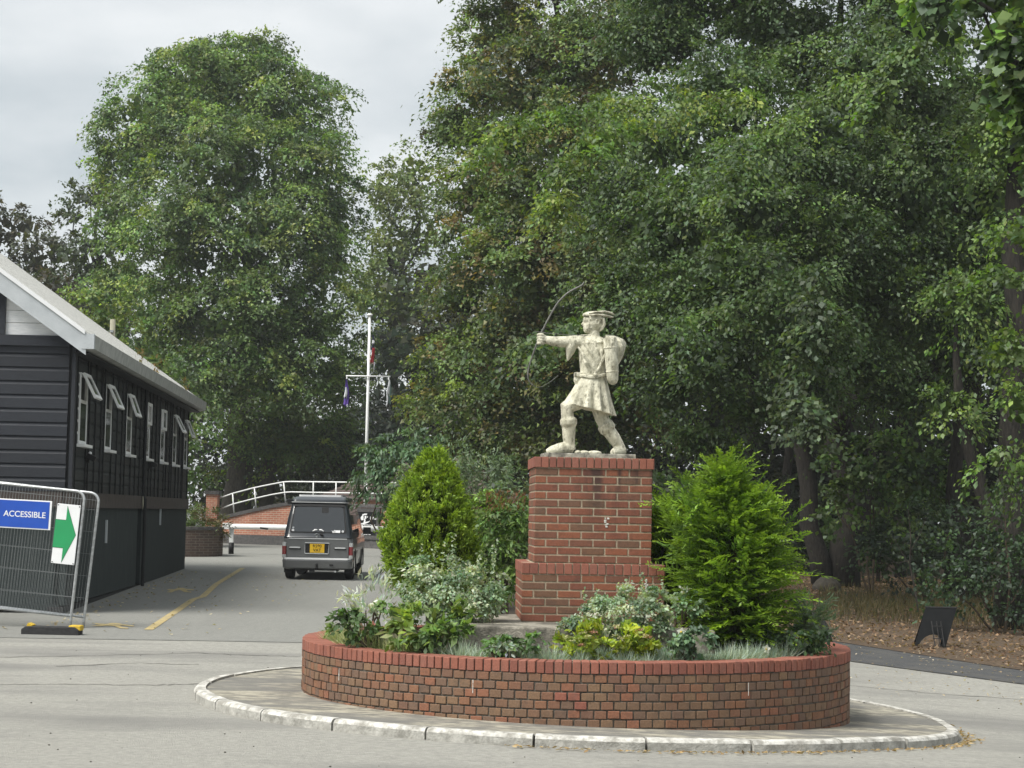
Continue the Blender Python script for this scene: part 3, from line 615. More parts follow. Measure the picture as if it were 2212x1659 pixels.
# folds over the back and the pouch at the belt
for (x0, y0, x1, y1, x2, y2) in ((745, 600, 800, 680, 860, 790), (700, 640, 750, 720, 830, 830), (780, 570, 850, 660, 890, 760), (735, 700, 760, 780, 800, 850), (880, 600, 900, 680, 905, 780)):
    b.tube([sp(x0, y0, -.075), sp(x1, y1, -.112), sp(x2, y2, -.098)], [.010, .016, .009], 8)
b.tube([sp(775, 556, -.05), sp(822, 585, -.095), sp(862, 604, -.108), sp(905, 600, -.10)], [.010, .012, .012, .010], 8)
ell(b, 690, 915, -.02, .030, .04, .048); b.box(sp(700, 872, -.02), (.07, .10, .040))
me0 = b.mesh('tmp', 'statue_stone'); tmp = link('tmp', me0)
rm = tmp.modifiers.new('r', 'REMESH'); rm.mode = 'VOXEL'; rm.voxel_size = .0058
sm_ = tmp.modifiers.new('s', 'SMOOTH'); sm_.factor = .5; sm_.iterations = 1
dg = bpy.context.evaluated_depsgraph_get(); sme = bpy.data.meshes.new_from_object(tmp.evaluated_get(dg)); bpy.data.objects.remove(tmp)
sme.materials.clear(); sme.materials.append(MATS['statue_stone']); sme.polygons.foreach_set('use_smooth', [True] * len(sme.polygons))
link('figure', sme, stat)
h = MB(); h.rings(sect([(835, 378, 0, .098, .084, 0), (833, 366, 0, .104, .088, 0), (836, 350, 0, .098, .080, 0), (842, 338, 0, .075, .06, 0), (846, 331, 0, .035, .03, 0)]))
h.tube([sp(800, 372, -.085), sp(860, 366, -.09), sp(930, 372, -.075), sp(985, 380, -.045), sp(1002, 378, -.03)], [.018, .022, .028, .024, .008], 10, flat=((0, 0, 1), .45))
ht = h.build('cap', 'statue_stone', stat, smooth=True)
MB().tube([sp(790, 356, -.08), sp(850, 344, -.088), sp(920, 338, -.075), sp(980, 348, -.05), sp(1016, 362, -.03)], [.010, .024, .030, .028, .006], 10, flat=((0, 0, 1), .38)).build('feather', 'statue_stone', ht, smooth=True)
qv = MB().tube([sp(960, 560, -.150), sp(962, 572, -.152), sp(968, 650, -.150), sp(976, 760, -.142), sp(982, 850, -.135), sp(985, 915, -.13), sp(988, 945, -.13), sp(989, 958, -.13)], [.050, .064, .065, .063, .060, .054, .038, .012], 24).build('quiver', 'statue_stone', stat, smooth=True)
for (X, Y, y, r) in ((968, 650, -.150, .069), (982, 848, -.135, .064)): MB().tube([sp(X, Y - 6, y), sp(X, Y, y), sp(X + .5, Y + 6, y)], [r - .003, r, r - .003], 24).build('band', 'statue_stone', qv, smooth=True)
bel = MB()
for off in (0, 9): bel.tube([sp(826 + 138 * .879 * math.cos(a), 880 + off + 10 * math.sin(a * 3) - 8 * math.cos(a), .125 * math.sin(a)) for a in np.linspace(0, 2 * math.pi, 37)], .011, 8)
bel.tube([sp(835, 872, -.13), sp(870, 820, -.125), sp(905, 745, -.125), sp(925, 700, -.12)], [.016, .013, .013, .012], 8, flat=((0, 1, 0), .5)); bel.ball(sp(838, 876, -.13), .020, 12, 8)
bel.build('belt', 'statue_stone', stat, smooth=True)
bp_ = [(757, 82), (748, 100), (735, 115), (690, 138), (640, 165), (605, 190), (580, 215), (545, 250), (520, 285), (485, 345), (450, 410), (420, 470), (393, 525), (372, 578), (350, 632), (328, 690), (310, 740), (295, 790), (284, 835), (278, 875), (279, 905), (290, 935), (312, 962), (345, 985)]
bw = MB().tube([sp(X, Y, -.012) for X, Y in bp_], [.006] + [.0085] * 10 + [.0092] * 4 + [.0078] * 6 + [.0055] * 3, 8).build('bow', 'bow_iron', stat, smooth=True)
MB().tube([sp(350, 988, -.012), sp(400, 978, -.014), sp(470, 935, -.016), sp(535, 882, -.018)], .0026, 6).build('bowstring', 'bow_iron', bw)
MB().tube([sp(335, 512, -.012), sp(440, 525, -.02), sp(600, 538, -.03), sp(750, 540, -.05), sp(880, 545, -.02)], .003, 6).build('arrow', 'bow_iron', bw)
sb = MB(); sb.prism([(x + random.uniform(-.012, .012), y + random.uniform(-.01, .01), 0) for x, y in [(-.44 + .088 * i, -.24) for i in range(11)] + [(.44 - .088 * i, .24) for i in range(11)]], (0, 0, .046)); sb.build('base', 'statue_base', stat, bevel=.006)
for X, rx in ((745, .05), (830, .07), (690, .03)):
    MB().ball(sp(X, 1530, -.14), (rx, .06, .022), 12, 6).build('stone_lump', 'statue_stone', stat, smooth=True)

# ================================================================== BLACK TIMBER HUT
HC = Vector((-7.10, 30.2, 0)); HC.z = ground(HC.x, HC.y); HROT = math.atan2(.0655, .998); HLEN = 17.9
hut = empty('timber_hut', 'long black timber hut with white gable boards and pale roof edge', 'building', HC, HROT)
HI = (Matrix.Translation(HC) @ Matrix.Rotation(HROT, 4, 'Z')).inverted()
def side_t(X, Y):
    """where the sight line through a pixel meets the long wall: (distance along it, height)"""
    v = ray(X, Y); a = HI @ Vector((0, 0, ZC)); d = (HI.to_3x3() @ v); k = -a.x / d.x; p = a + d * k; return p.y, p.z
ZB, ZE, GW = 1.70, 4.17, 10.4       # foot of the boarding, eaves, gable width
PITCH = math.tan(R(35))
# lower rendered wall in panels, with the dark gap between them
tg = side_t(300, 1180)[0]
for y0, y1 in ((.0, tg - .35), (tg + .30, HLEN)): MB().box((-.10, (y0 + y1) / 2, ZB / 2 + .10), (.20, y1 - y0, ZB - .06)).build('rendered_wall', 'render_green', hut, bevel=.01)
MB().box((-.62, tg, ZB / 2), (.1, 1.4, ZB)).build('recess_back', 'batten_black', hut)
MB().box((-.16, tg - .32, ZB / 2), (.22, .07, ZB - .02)).build('recess_post', 'brown_band', hut)
MB().box((-.15, HLEN / 2, .0), (.24, HLEN + .1, .22)).build('footing', 'rubber', hut)
MB().box((-5.3, -.06 + .16, ZB / 2 + .05), (GW, .20, ZB)).build('rendered_wall', 'render_green', hut)
for X, Y, hh in ((228, 1148, .42), (345, 1115, .40)):
    t, z = side_t(X, Y); MB().box((.015, t, z), (.03, .10, hh)).build('vent_strip', 'fascia', hut)
for k in range(3):                                     # brown weatherboard band, three lengths
    a, c = HLEN * k / 3 + .004, HLEN * (k + 1) / 3 - .004; MB().box((-.02, (a + c) / 2, ZB + .13), (.14, c - a, .26)).build('band_board', 'brown_band', hut)
MB().box((-5.3, .05, ZB + .13), (GW, .14, .26)).build('band_board', 'brown_band', hut)
# shiplap: tapered boards
def shiplap(x0, x1, z, h, axis, mat, th=.024):
    m = MB(); prof = [(0, 0), (th, 0), (th, h * .70), (th * .55, h * .80), (th * .15, h * .985), (0, h * .985)]
    if axis == 'y': m.rings([[(p, yy, z + q) for p, q in prof] for yy in (x0, x1)])
    else: m.rings([[(xx, -p, z + q) for p, q in prof] for xx in (x0, x1)])
    return m
MB().box((-.08, HLEN / 2, (ZB + .26 + 4.5) / 2), (.10, HLEN - .02, 4.5 - ZB - .26)).build('wall_core', 'batten_black', hut)
zb = ZB + .26; hh = .2
nb = int((4.35 - zb) / hh) + 1
wins = []
for X, Y in ((178, 905), (232, 925), (277, 930), (317, 935), (350, 945), (376, 950), (400, 955)): wins.append(side_t(X, Y)[0])
# boards are cut by the window openings: a length per bay between openings
WZ0, WZ1, WW = side_t(232, 972)[1], side_t(232, 838)[1] + .06, .76
tops = []
for i in range(nb):
    z = zb + i * hh; segs = [(0.02, HLEN - .02)]
    if z + hh > WZ0 + .05 and z < WZ1 - .05:
        segs = []; a = .02
        for t in wins: segs.append((a, t - WW / 2)); a = t + WW / 2
        segs.append((a, HLEN - .02))
    for a, c in segs:
        if c - a > .03: shiplap(a, c, z, hh, 'y', 'timber_side').build('shiplap_board', 'timber_side', hut, (-.03, 0, 0))
for i in range(27):
    t = .45 + i * (HLEN - .6) / 26
    if min(abs(t - w_) for w_ in wins) < WW / 2 + .05: 
        w_ = min(wins, key=lambda q: abs(q - t)); t = w_ + (WW / 2 + .06) * (1 if t > w_ else -1)
    MB().box((.004, t, (zb + 4.42) / 2), (.030, .05, 4.42 - zb)).build('batten', 'batten_black', hut)
MB().box((.02, .03, (zb + 4.42) / 2), (.06, .16, 4.42 - zb)).build('corner_board', 'timber_black', hut)
# windows: white frame, fixed lower pane, top-hung vent (some propped open)
for k, t in enumerate(wins):
    wn = MB(); zt = WZ0 + (WZ1 - WZ0) * .60; fr = .055
    for y in (t - WW / 2 + fr / 2, t + WW / 2 - fr / 2): wn.box((-.01, y, (WZ0 + WZ1) / 2), (.055, fr, WZ1 - WZ0))
    for z in (WZ0 + fr / 2, zt, WZ1 - fr / 2): wn.box((-.01, t, z), (.053, WW - 2 * fr, fr))
    wo = wn.build('window', 'upvc', hut)
    MB().box((.004, t, (WZ0 + zt) / 2), (.010, WW - 2 * fr, zt - WZ0 - fr)).build('pane', 'glass_green', wo)
    MB().box((-.07, t, (zt + WZ1) / 2), (.012, WW - 2 * fr, WZ1 - zt - fr)).build('recess', 'van_black', wo)
    MB().box((.05, t, WZ0 - .03), (.14, WW + .08, .05)).build('sill', 'upvc', wo)
    hs = WZ1 - zt - .01; op = {0: 27, 1: 25, 2: 20, 5: 27, 6: 22}.get(k, 0); v = MB(); sw = WW - .06; f2 = .062
    v.box((0, -sw / 2 + f2 / 2, -hs / 2), (.04, f2, hs)); v.box((0, sw / 2 - f2 / 2, -hs / 2), (.04, f2, hs))
    for z in (-f2 / 2, -hs + f2 / 2): v.box((0, 0, z), (.039, sw - 2 * f2, f2))
    vo = v.build('vent_sash', 'upvc', wo, (.045, t, WZ1 - .005), (0, -R(op), 0))
    v2 = MB().box((0, 0, -hs / 2), (.010, sw - 2 * f2, hs - 2 * f2)).mesh('vent_pane', 'glass_green'); v2o = link('vent_pane', v2, wo, (.045, t, WZ1 - .005), (0, -R(op), 0))
# gable end
for i in range(14):
    z = zb + i * .222
    if z > 4.25: break
    shiplap(-GW, -.06, z, .222, 'x', 'timber_black', .030).build('shiplap_board', 'timber_black', hut, (0, .0, 0))
MB().box((-GW / 2, .08, (zb + 4.5) / 2), (GW - .1, .10, 4.5 - zb)).build('wall_core', 'batten_black', hut)
zg = zb + 14 * .222 - .222 * (1 if zb + 13 * .222 > 4.45 else 0); zg = 4.29
MB().box((-GW / 2 - .03, -.03, zg + .09), (GW - .06, .10, .17)).build('tie_beam', 'timber_black', hut)
def verge(x): return ZE + .22 + (-x + .10) * PITCH    # underside of the roof above the gable, x counted to the left
for i in range(18):                                    # white boards in the gable triangle
    z0 = zg + .18 + i * .2; z1 = z0 + .192; xr = -((z1 - ZE - .22) / PITCH) + .10 + .06; xr0 = -((z0 - ZE - .22) / PITCH) + .10 + .06
    if xr < -GW / 2 + .2: break
    MB().prism([(-GW / 2, -.02, z0), (xr0, -.02, z0), (xr, -.02, z1), (-GW / 2, -.02, z1)], (0, .03, 0)).build('gable_board', 'timber_white', hut)
for i in range(6):
    x = -1.18 - i * 1.02; MB().box((x, -.045, (zg + .18 + verge(x)) / 2), (.17, .06, verge(x) - zg - .18)).build('gable_post', 'timber_black', hut)
# roof, barge board, soffit, gutter
OX, OY = .25, -.34; zr = lambda x: ZE + .30 - (x - OX) * PITCH
for sx in (1,):
    for j in range(9):                                # roofing sheets laid side by side
        y0 = OY + j * (HLEN + 1.0) / 9; y1 = OY + (j + 1) * (HLEN + 1.0) / 9 - .012
        MB().prism([(OX + .04, y0, zr(OX + .04)), (-GW / 2, y0, zr(-GW / 2)), (-GW / 2, y0, zr(-GW / 2) + .055), (OX + .04, y0, zr(OX + .04) + .055)], (0, y1 - y0, 0)).build('roof_sheet', 'roof_sheet', hut)
MB().prism([(-GW - OX, OY, zr(OX)), (-GW / 2 - .01, OY, zr(-GW / 2)), (-GW / 2 - .01, OY, zr(-GW / 2) + .05), (-GW - OX, OY, zr(OX) + .05)], (0, HLEN + 1, 0)).build('roof_slope', 'roof_sheet', hut)
MB().prism([(OX, OY - .03, zr(OX) - .33), (-GW / 2, OY - .03, zr(-GW / 2) - .33), (-GW / 2, OY - .03, zr(-GW / 2) + .02), (OX, OY - .03, zr(OX) + .02)], (0, .035, 0)).build('barge_board', 'fascia', hut)
MB().prism([(OX - .02, OY - .055, zr(OX) + .0), (-GW / 2, OY - .055, zr(-GW / 2) + .0), (-GW / 2, OY - .055, zr(-GW / 2) + .075), (OX - .02, OY - .055, zr(OX) + .075)], (0, .024, 0)).build('verge_trim', 'sign_white', hut)
MB().prism([(OX - .1, OY + .006, zr(OX - .1) - .30), (-GW / 2, OY + .006, zr(-GW / 2) - .30), (-GW / 2, OY + .006, zr(-GW / 2) - .26), (OX - .1, OY + .006, zr(OX - .1) - .26)], (0, .32, 0)).build('verge_soffit', 'fascia', hut)
MB().box((OX / 2 + .01, HLEN / 2, ZE + .03), (OX - .02, HLEN + .2, .03)).build('eaves_soffit', 'batten_black', hut)
for j in range(6):                                     # box gutter in lengths
    y0 = OY + .06 + j * (HLEN + .88) / 6; y1 = y0 + (HLEN + .88) / 6 - .006
    MB().prism([(OX - .08, y0, ZE + .06), (OX + .10, y0, ZE + .09), (OX + .13, y0, ZE + .30), (OX - .06, y0, ZE + .30)], (0, y1 - y0, 0)).build('gutter', 'gutter', hut)
MB().box((OX + .03, OY + .01, ZE + .19), (.20, .10, .24)).build('gutter_end', 'fascia', hut)
for X, Y in ((185, 988), (322, 1003)):                 # security lamps below the sills
    t, z = side_t(X, Y); l = MB(); l.box((.10, t, z), (.16, .20, .09), Matrix.Rotation(R(25), 3, 'Y')); l.box((.03, t, z - .04), (.08, .08, .10)); lo = l.build('flood_lamp', 'van_black', hut, bevel=.01)
    MB().ball((.08, t - .05, z + .07), .030, 10, 6).build('sensor', 'sign_white', lo)
t, z = side_t(303, 1082); MB().tube([(.06, t, ZE), (.06, t, zb), (.10, t, ZB + .2), (.10, t, .1)], .035, 8).build('drain_pipe', 'batten_black', hut)
MB().ball((.07, t - .12, ZB + .12), (.02, .06, .14), 10, 8).build('wall_light', 'pole_wood', hut)
# weeds in the gutter
for X, Y, hgt in ((385, 803, .30), (307, 775, .26), (457, 868, .2)):
    t, z = side_t(X * .86, Y)
for t, hgt in ((5.9, .34), (8.6, .42), (13.9, .34)):
    n = 26; P = np.stack([OX + .05 + RNG.normal(0, .05, n), t + RNG.normal(0, .07, n), ZE + .30 + RNG.random(n) * hgt], 1)
    leaf_mesh('gutter_weed', P, RNG.standard_normal((n, 3)) + [0, 0, 1.2], RNG.standard_normal((n, 3)), .11, .035, palette(n, [(.18, .12, .05), (.14, .13, .05)]), 'leaf_matte', hut)['kind'] = 'stuff'

# pale pole behind the roof, with its wire
pt = at(244, 690, 58); pb = gp(pt.x, 58)
po = empty('utility_pole', 'pale weathered wooden pole rising behind the hut roof', 'pole', pb); ph = pt.z - pb.z
MB().tube([(0, 0, -.1), (0, 0, ph * .5), (0, 0, ph)], [.11, .095, .085], 12).build('shaft', 'pole_wood', po, smooth=True)
MB().tube([(0, -.1, ph - .35), (-1.6, -.8, ph - 1.0), (-4, -2., ph - 2.4)], .012, 5).build('stay_wire', 'wire', po)
MB().box((0, -.10, ph - .38), (.10, .07, .07)).build('bracket', 'galvanised', po)

# ================================================================== TEMPORARY FENCE, SIGNS
FP = on(152, 1358); FP.z += .13
def fence_frame(P, rot): return Matrix.Translation(P) @ Matrix.Rotation(R(-5), 4, 'Z') @ Matrix.Rotation(rot, 4, 'Y')
def fence(P, rot, label):
    M = fence_frame(P, rot); t = empty('mesh_fence', label, 'fence', M.translation, 0, 'temporary mesh fence panels'); t.rotation_euler = M.to_euler()
    Wd, Hh, rc = 3.45, 1.84, .13; pts = [(-Wd, 0, 0), (-Wd, 0, Hh - rc)] + [(-Wd + rc - rc * math.cos(a), 0, Hh - rc + rc * math.sin(a)) for a in np.linspace(.3, math.pi / 2, 5)]
    pts += [(-rc + rc * math.sin(a), 0, Hh - rc + rc * math.cos(a)) for a in np.linspace(0, math.pi / 2, 6)] + [(0, 0, 0), (0, 0, -.12)]
    MB().tube(pts, .021, 10).build('frame', 'galvanised', t, smooth=True)
    MB().tube([(-Wd, 0, .05), (0, 0, .05)], .020, 10).build('bottom_rail', 'galvanised', t, smooth=True)
    g = MB()
    n = 78
    for i in range(1, n): g.tube([(-Wd + Wd * i / n, random.uniform(-.004, .004), .05), (-Wd + Wd * i / n + random.uniform(-.006, .006), random.uniform(-.006, .006), 1.), (-Wd + Wd * i / n, 0, Hh - .01)], .0024, 4)
    for z in (.32, .64, .96, 1.28, 1.60, 1.74): g.tube([(-Wd, .006, z), (-Wd / 2, .006, z - .012), (0, .006, z)], .0034, 4)
    o = g.build('wire_mesh', 'wire', t); o['kind'] = 'stuff'
    return t, M
FR = R(4.6)
f1, M1 = fence(FP, FR, 'galvanised mesh fence panel with the blue and green signs tied on')
f2, M2 = fence(FP + Vector((.155, .16, -.02)), FR + R(.6), 'galvanised mesh fence panel standing just behind the one with signs')
def floc(X, Y):                                        # pixel -> (along, up) in the front panel's plane
    Mi = M1.inverted(); a = Mi @ Vector((0, 0, ZC)); d = Mi.to_3x3() @ ray(X, Y); k = (-.035 - a.y) / d.y; p = a + d * k; return p.x, p.z
def sign(name, label, x, z, tilt=0.): 
    t = empty(name, label, 'sign'); t.matrix_world = M1 @ Matrix.Translation((x, -.035, z)) @ Matrix.Rotation(tilt, 4, 'Y'); return t
xa, za = floc(142.5, 1154); sg = sign('arrow_sign', 'white sign board with a large green arrow pointing right', xa, za)
ws, hs_ = .345, .86
MB().box((0, 0, 0), (ws, .012, hs_)).build('board', 'sign_white', sg, bevel=.004)
ar = [(-.172, -.20), (.03, -.20), (.0, -.41), (.165, .01), (.0, .41), (.0, .20), (-.172, .20)]
ar = [(-.172, -.20), (-.02, -.20), (-.02, -.405), (.145, .0), (-.02, .405), (-.02, .20), (-.172, .20)]
MB().prism([(x * 1.03 - (0 if x < 0 else .0), -.0075, z * 1.02) for x, z in ar], (0, -.001, 0)).build('arrow_outline', 'sign_edge', sg)
MB().prism([(x if x > -.17 else -.1725, -.009, z * .985) for x, z in ar], (0, -.001, 0)).build('arrow', 'sign_green', sg)
for x in (-.155, .155):
    for z in (-.41, .41): MB().tube([(x, -.006, z), (x, -.012, z)], .008, 8).build('cable_tie', 'black_board', sg)
xr, zr_ = floc(110, 1122); wb = 1.22; sg2 = sign('accessible_sign', 'blue sign board lettered ACCESSIBLE in white capitals', xr - wb / 2, zr_ + .025, R(-2.6))
MB().box((0, 0, 0), (wb, .012, .42)).build('board', 'sign_white', sg2, bevel=.004)
MB().box((-.008, -.0075, 0), (wb - .045, .003, .385)).build('blue_face', 'sign_blue', sg2)
xt, zt_ = floc(52.5, 1122.5); link('lettering', text_mesh('lettering', 'ACCESSIBLE', .118, 'sign_white', .001, .0012), sg2, (xt - (xr - wb / 2), -.0105, -.004), (math.pi / 2, 0, 0))
fb = on(112, 1371); ft = empty('rubber_block', 'black rubber fence foot block with a yellow end', 'block', (fb.x, fb.y, fb.z), R(-3))
MB().prism([(-.40, -.11, .0), (.40, -.11, 0), (.40, -.11, .075), (.34, -.11, .115), (-.34, -.11, .115), (-.40, -.11, .075)], (0, .22, 0)).build('block', 'rubber', ft, bevel=.012)
MB().box((.335, .0, .10), (.17, .17, .075)).build('reflector_end', 'yellow', ft, bevel=.015)
MB().box((-.30, .02, .12), (.07, .16, .05), Matrix.Rotation(.4, 3, 'Y')).build('reflector_end', 'yellow', ft)

# ================================================================== FAR WALL WITH RAILING
def z7(x, y): return ((460 + x / 4.096) / 1.1573, (1160 + y / 4.096) / 1.1573)
A0, A1 = Vector((-11.3, 71.5)), Vector((-1.0, 66.3))
def wall_at(X, Y):
    """point of the wall's vertical plane behind a pixel"""
    v = ray(X, Y); d = A1 - A0; den = v.x * d.y - d.x; k = (A0.x * d.y - A0.y * d.x) / (v.x * d.y - d.x); return Vector((v.x * k, k, ZC + v.z * k))
topl = [wall_at(*z7(*p)) for p in ((345, 548), (520, 500), (700, 458), (900, 415), (1080, 388), (1400, 400), (2050, 415))]; topl.append(topl[-1] + Vector((A1 - A0).normalized().to_3d()) * 3.2)
rw = empty('ramp_wall', 'long red brick wall with dark coping and white tube railing behind the van', 'wall', (A0.x, A0.y, ground(*A0)))
def loc_(p): return Vector(p) - rw.location
nrmw = Vector(((A1 - A0).y, -(A1 - A0).x, 0)).normalized(); bk = -nrmw * .33
if nrmw.y > 0: bk = -bk
def band(top, bot, name, mat, off=0., bevel=0, thick=None):
    m = MB(); e = thick or bk; o = e.normalized() * -off
    for i in range(len(top) - 1): m.prism([loc_(bot[i]) + o, loc_(bot[i + 1]) + o, loc_(top[i + 1]) + o, loc_(top[i]) + o], e)
    return m.build(name, mat, rw)
bot = [Vector((p.x, p.y, ground(p.x, p.y) - .1)) for p in topl]; plin = [Vector((p.x, p.y, ground(p.x, p.y) + .36)) for p in topl]
cop = [Vector((p.x, p.y, p.z - .13)) for p in topl]
# brick face: courses too fine to pick apart at this distance -> procedural courses
mb = bpy.data.materials.new('brick_courses'); mb.use_nodes = True; t_ = mb.node_tree; bs = t_.nodes['Principled BSDF']; bs.inputs['Roughness'].default_value = .9
tcn = nd(t_, 'ShaderNodeTexCoord'); mp = nd(t_, 'ShaderNodeMapping'); mp.inputs['Rotation'].default_value = (R(90), 0, 0)
br = nd(t_, 'ShaderNodeTexBrick'); br.inputs['Scale'].default_value = 1.; br.inputs['Brick Width'].default_value = .225; br.inputs['Row Height'].default_value = .078; br.inputs['Mortar Size'].default_value = .009
br.inputs['Color1'].default_value = (.42, .16, .095, 1); br.inputs['Color2'].default_value = (.33, .12, .075, 1); br.inputs['Mortar'].default_value = (.46, .38, .30, 1)
t_.links.new(tcn.outputs['Object'], mp.inputs[0]); t_.links.new(mp.outputs[0], br.inputs[0])
n_ = nd(t_, 'ShaderNodeTexNoise', Scale=1.3, Detail=6.); t_.links.new(tcn.outputs['Object'], n_.inputs[0]); mr_ = nd(t_, 'ShaderNodeMapRange'); mr_.inputs[1].default_value = .3; mr_.inputs[2].default_value = .7; mr_.inputs[3].default_value = .7; mr_.inputs[4].default_value = 1.2; t_.links.new(n_.outputs[0], mr_.inputs[0])
sc_ = nd(t_, 'ShaderNodeVectorMath', operation='SCALE'); t_.links.new(br.outputs[0], sc_.inputs[0]); t_.links.new(mr_.outputs[0], sc_.inputs['Scale']); t_.links.new(sc_.outputs[0], bs.inputs['Base Color']); MATS['brick_courses'] = mb
mb2 = mb.copy(); MATS['brick_dark_courses'] = mb2; b2 = [n for n in mb2.node_tree.nodes if n.type == 'TEX_BRICK'][0]; b2.inputs['Color1'].default_value = (.10, .065, .05, 1); b2.inputs['Color2'].default_value = (.07, .05, .042, 1); b2.inputs['Mortar'].default_value = (.14, .12, .10, 1)
band(cop, plin, 'brick_face', 'brick_courses'); band(plin, bot, 'plinth_course', 'engineering', .03, thick=bk * 1.2)
for i in range(len(topl) - 1):
    o = -bk.normalized() * .05; p, q, c0, c1 = (loc_(k) + o for k in (topl[i], topl[i + 1], cop[i], cop[i + 1])); d = (q - p) * .003
    MB().prism([c0 + d, c1 - d, q - d, p + d], bk * 1.35).build('coping_length', 'engineering', rw)
pr0 = wall_at(*z7(245, 500)); pr1 = wall_at(*z7(338, 500)); pc = (pr0 + pr1) / 2; zt0 = wall_at(*z7(290, 310)).z; zb0 = ground(pc.x, pc.y)
MB().box(loc_((pc.x, pc.y, (zt0 + zb0) / 2)), ((pr1 - pr0).length, .6, zt0 - zb0)).build('gate_pier', 'brick_courses', rw)
MB().box(loc_((pc.x, pc.y, zt0 + .06)), ((pr1 - pr0).length + .12, .72, .14)).build('pier_cap', 'engineering', rw)
rl = empty('tube_railing', 'white tubular railing following the sloping top of the ramp wall', 'railing', rw.location); bo_ = bk * .5
def rp_(x, y): return wall_at(*z7(x, y)) + bo_ - rl.location
for nm, pp in (('top_rail', ((320, 355), (475, 300), (690, 243), (860, 208), (995, 183), (1060, 179), (1300, 182), (1640, 186), (2050, 190), (2400, 195))), ('mid_rail', ((320, 470), (475, 410), (700, 352), (860, 315), (1005, 290), (1080, 286), (1300, 291), (1640, 296), (2050, 302), (2400, 308)))):
    MB().tube([rp_(*p) for p in pp], .026, 8).build(nm, 'white_rail', rl, smooth=True)
for x0, y0, x1, y1 in ((472, 300, 486, 505), (695, 243, 714, 455), (995, 183, 1016, 402), (1300, 182, 1298, 400), (1534, 185, 1530, 402), (1850, 188, 1848, 408)): MB().tube([rp_(x0, y0), rp_(x1, y1)], .025, 8).build('post', 'white_rail', rl, smooth=True)
# black memorial board with dark brick surround
s0 = wall_at(*z7(1760, 490)); s1 = wall_at(*z7(1975, 735)); fo = -bk.normalized()
bb = empty('notice_board', 'black wall board with white emblem and lettering in a grey brick frame', 'sign', ((s0.x + s1.x) / 2, (s0.y + s1.y) / 2, (s0.z + s1.z) / 2), math.atan2((A1 - A0).y, (A1 - A0).x)); bw_, bh_ = (s1.to_2d() - s0.to_2d()).length, s0.z - s1.z
MB().box((0, -.04, 0), (bw_, .05, bh_)).build('board', 'black_board', bb)
for x, z, dx, dz in ((-bw_ / 2 - .07, 0, .14, bh_), (bw_ / 2 + .07, 0, .14, bh_), (0, bh_ / 2 + .07, bw_ + .28, .14), (0, -bh_ / 2 - .07, bw_ + .28, .14)): MB().box((x, -.045, z), (dx, .07, dz)).build('frame_brick', 'engineering', bb)
def bpx(x, y): return ((x / 18.433 - 6) / 43.2 * bw_ - bw_ / 2 + .12, -((y - 390) / 1040 - .5) * bh_)   # zoomed photo crop -> board
em = MB()
for pl in ([(290, 490), (380, 455), (465, 455), (450, 515), (350, 530), (320, 560), (335, 620), (330, 740), (270, 760), (235, 720), (225, 640), (250, 580), (280, 560)], [(370, 560), (430, 555), (440, 620), (430, 690), (400, 680), (410, 780), (400, 830), (520, 800), (570, 760), (560, 800), (510, 860), (350, 935), (235, 920), (240, 890), (330, 870), (350, 790), (345, 700), (375, 660)], [(470, 560), (495, 590), (490, 640), (465, 630)]):
    em.prism([(bpx(*p)[0], -.068, bpx(*p)[1]) for p in pl], (0, -.004, 0))
em.build('emblem', 'sign_white', bb)
for body, x, y, sz in (('UNIT', 730, 665, .16), ('PETITIONS', 500, 1005, .13), ('2018', 480, 1345, .15)):
    p = bpx(x, y); link('lettering', text_mesh('lettering', body, sz, 'sign_white', .002, .002), bb, (p[0], -.070, p[1]), (R(90), 0, 0))

# low tiled building behind the wall
tb = empty('tiled_outbuilding', 'low outbuilding with dark tiled hip roof behind the railing', 'building', gp(-3.6, 79))
MB().box((0, 2, .75), (7.2, 4.5, 2.3)).build('wall', 'brick_courses', tb)
ze = 1.72; zk = 3.75; hip = MB(); hx0, hx1, hy0, hy1 = -4.6, 4.6, -.6, 4.8
nrow = 15
for k in range(nrow):                                  # tile courses stepping up the slope
    a, c = k / nrow, (k + 1) / nrow; zi = lambda t: ze + (zk - ze) * t
    def ring(t, dz): 
        i = 2.65 * t; return [(hx0 + i * 1.5, hy0 + i, zi(t) + dz), (hx1 - i, hy0 + i, zi(t) + dz), (hx1 - i, hy1 - i, zi(t) + dz), (hx0 + i * 1.5, hy1 - i, zi(t) + dz)]
    MB().rings([ring(a, -.02), ring(a, .045), ring(c, .0), ring(c, -.03)]).build('tile_course', 'roof_tile', tb)
# white cabinet beside the pier
cbp = on(421, 1152); cbp = gp(-12.3, 72.2); cab = empty('white_cabinet', 'white roadside cabinet with dark panel beside the brick pier', 'cabinet', gp(*(at(421, 1100, 68).to_2d()), 0)); k = 68 / F
MB().box((0, 0, .62), (.46, .4, 1.25)).build('body', 'upvc', cab, bevel=.02); MB().box((0, 0, 1.36), (.56, .5, .16)).build('lid', 'sign_white', cab, bevel=.03); MB().box((-.06, -.21, .72), (.26, .02, .42)).build('panel', 'van_black', cab); MB().tube([(.14, 0, 1.4), (.14, 0, 1.72)], .012, 6).build('aerial', 'wire', cab)

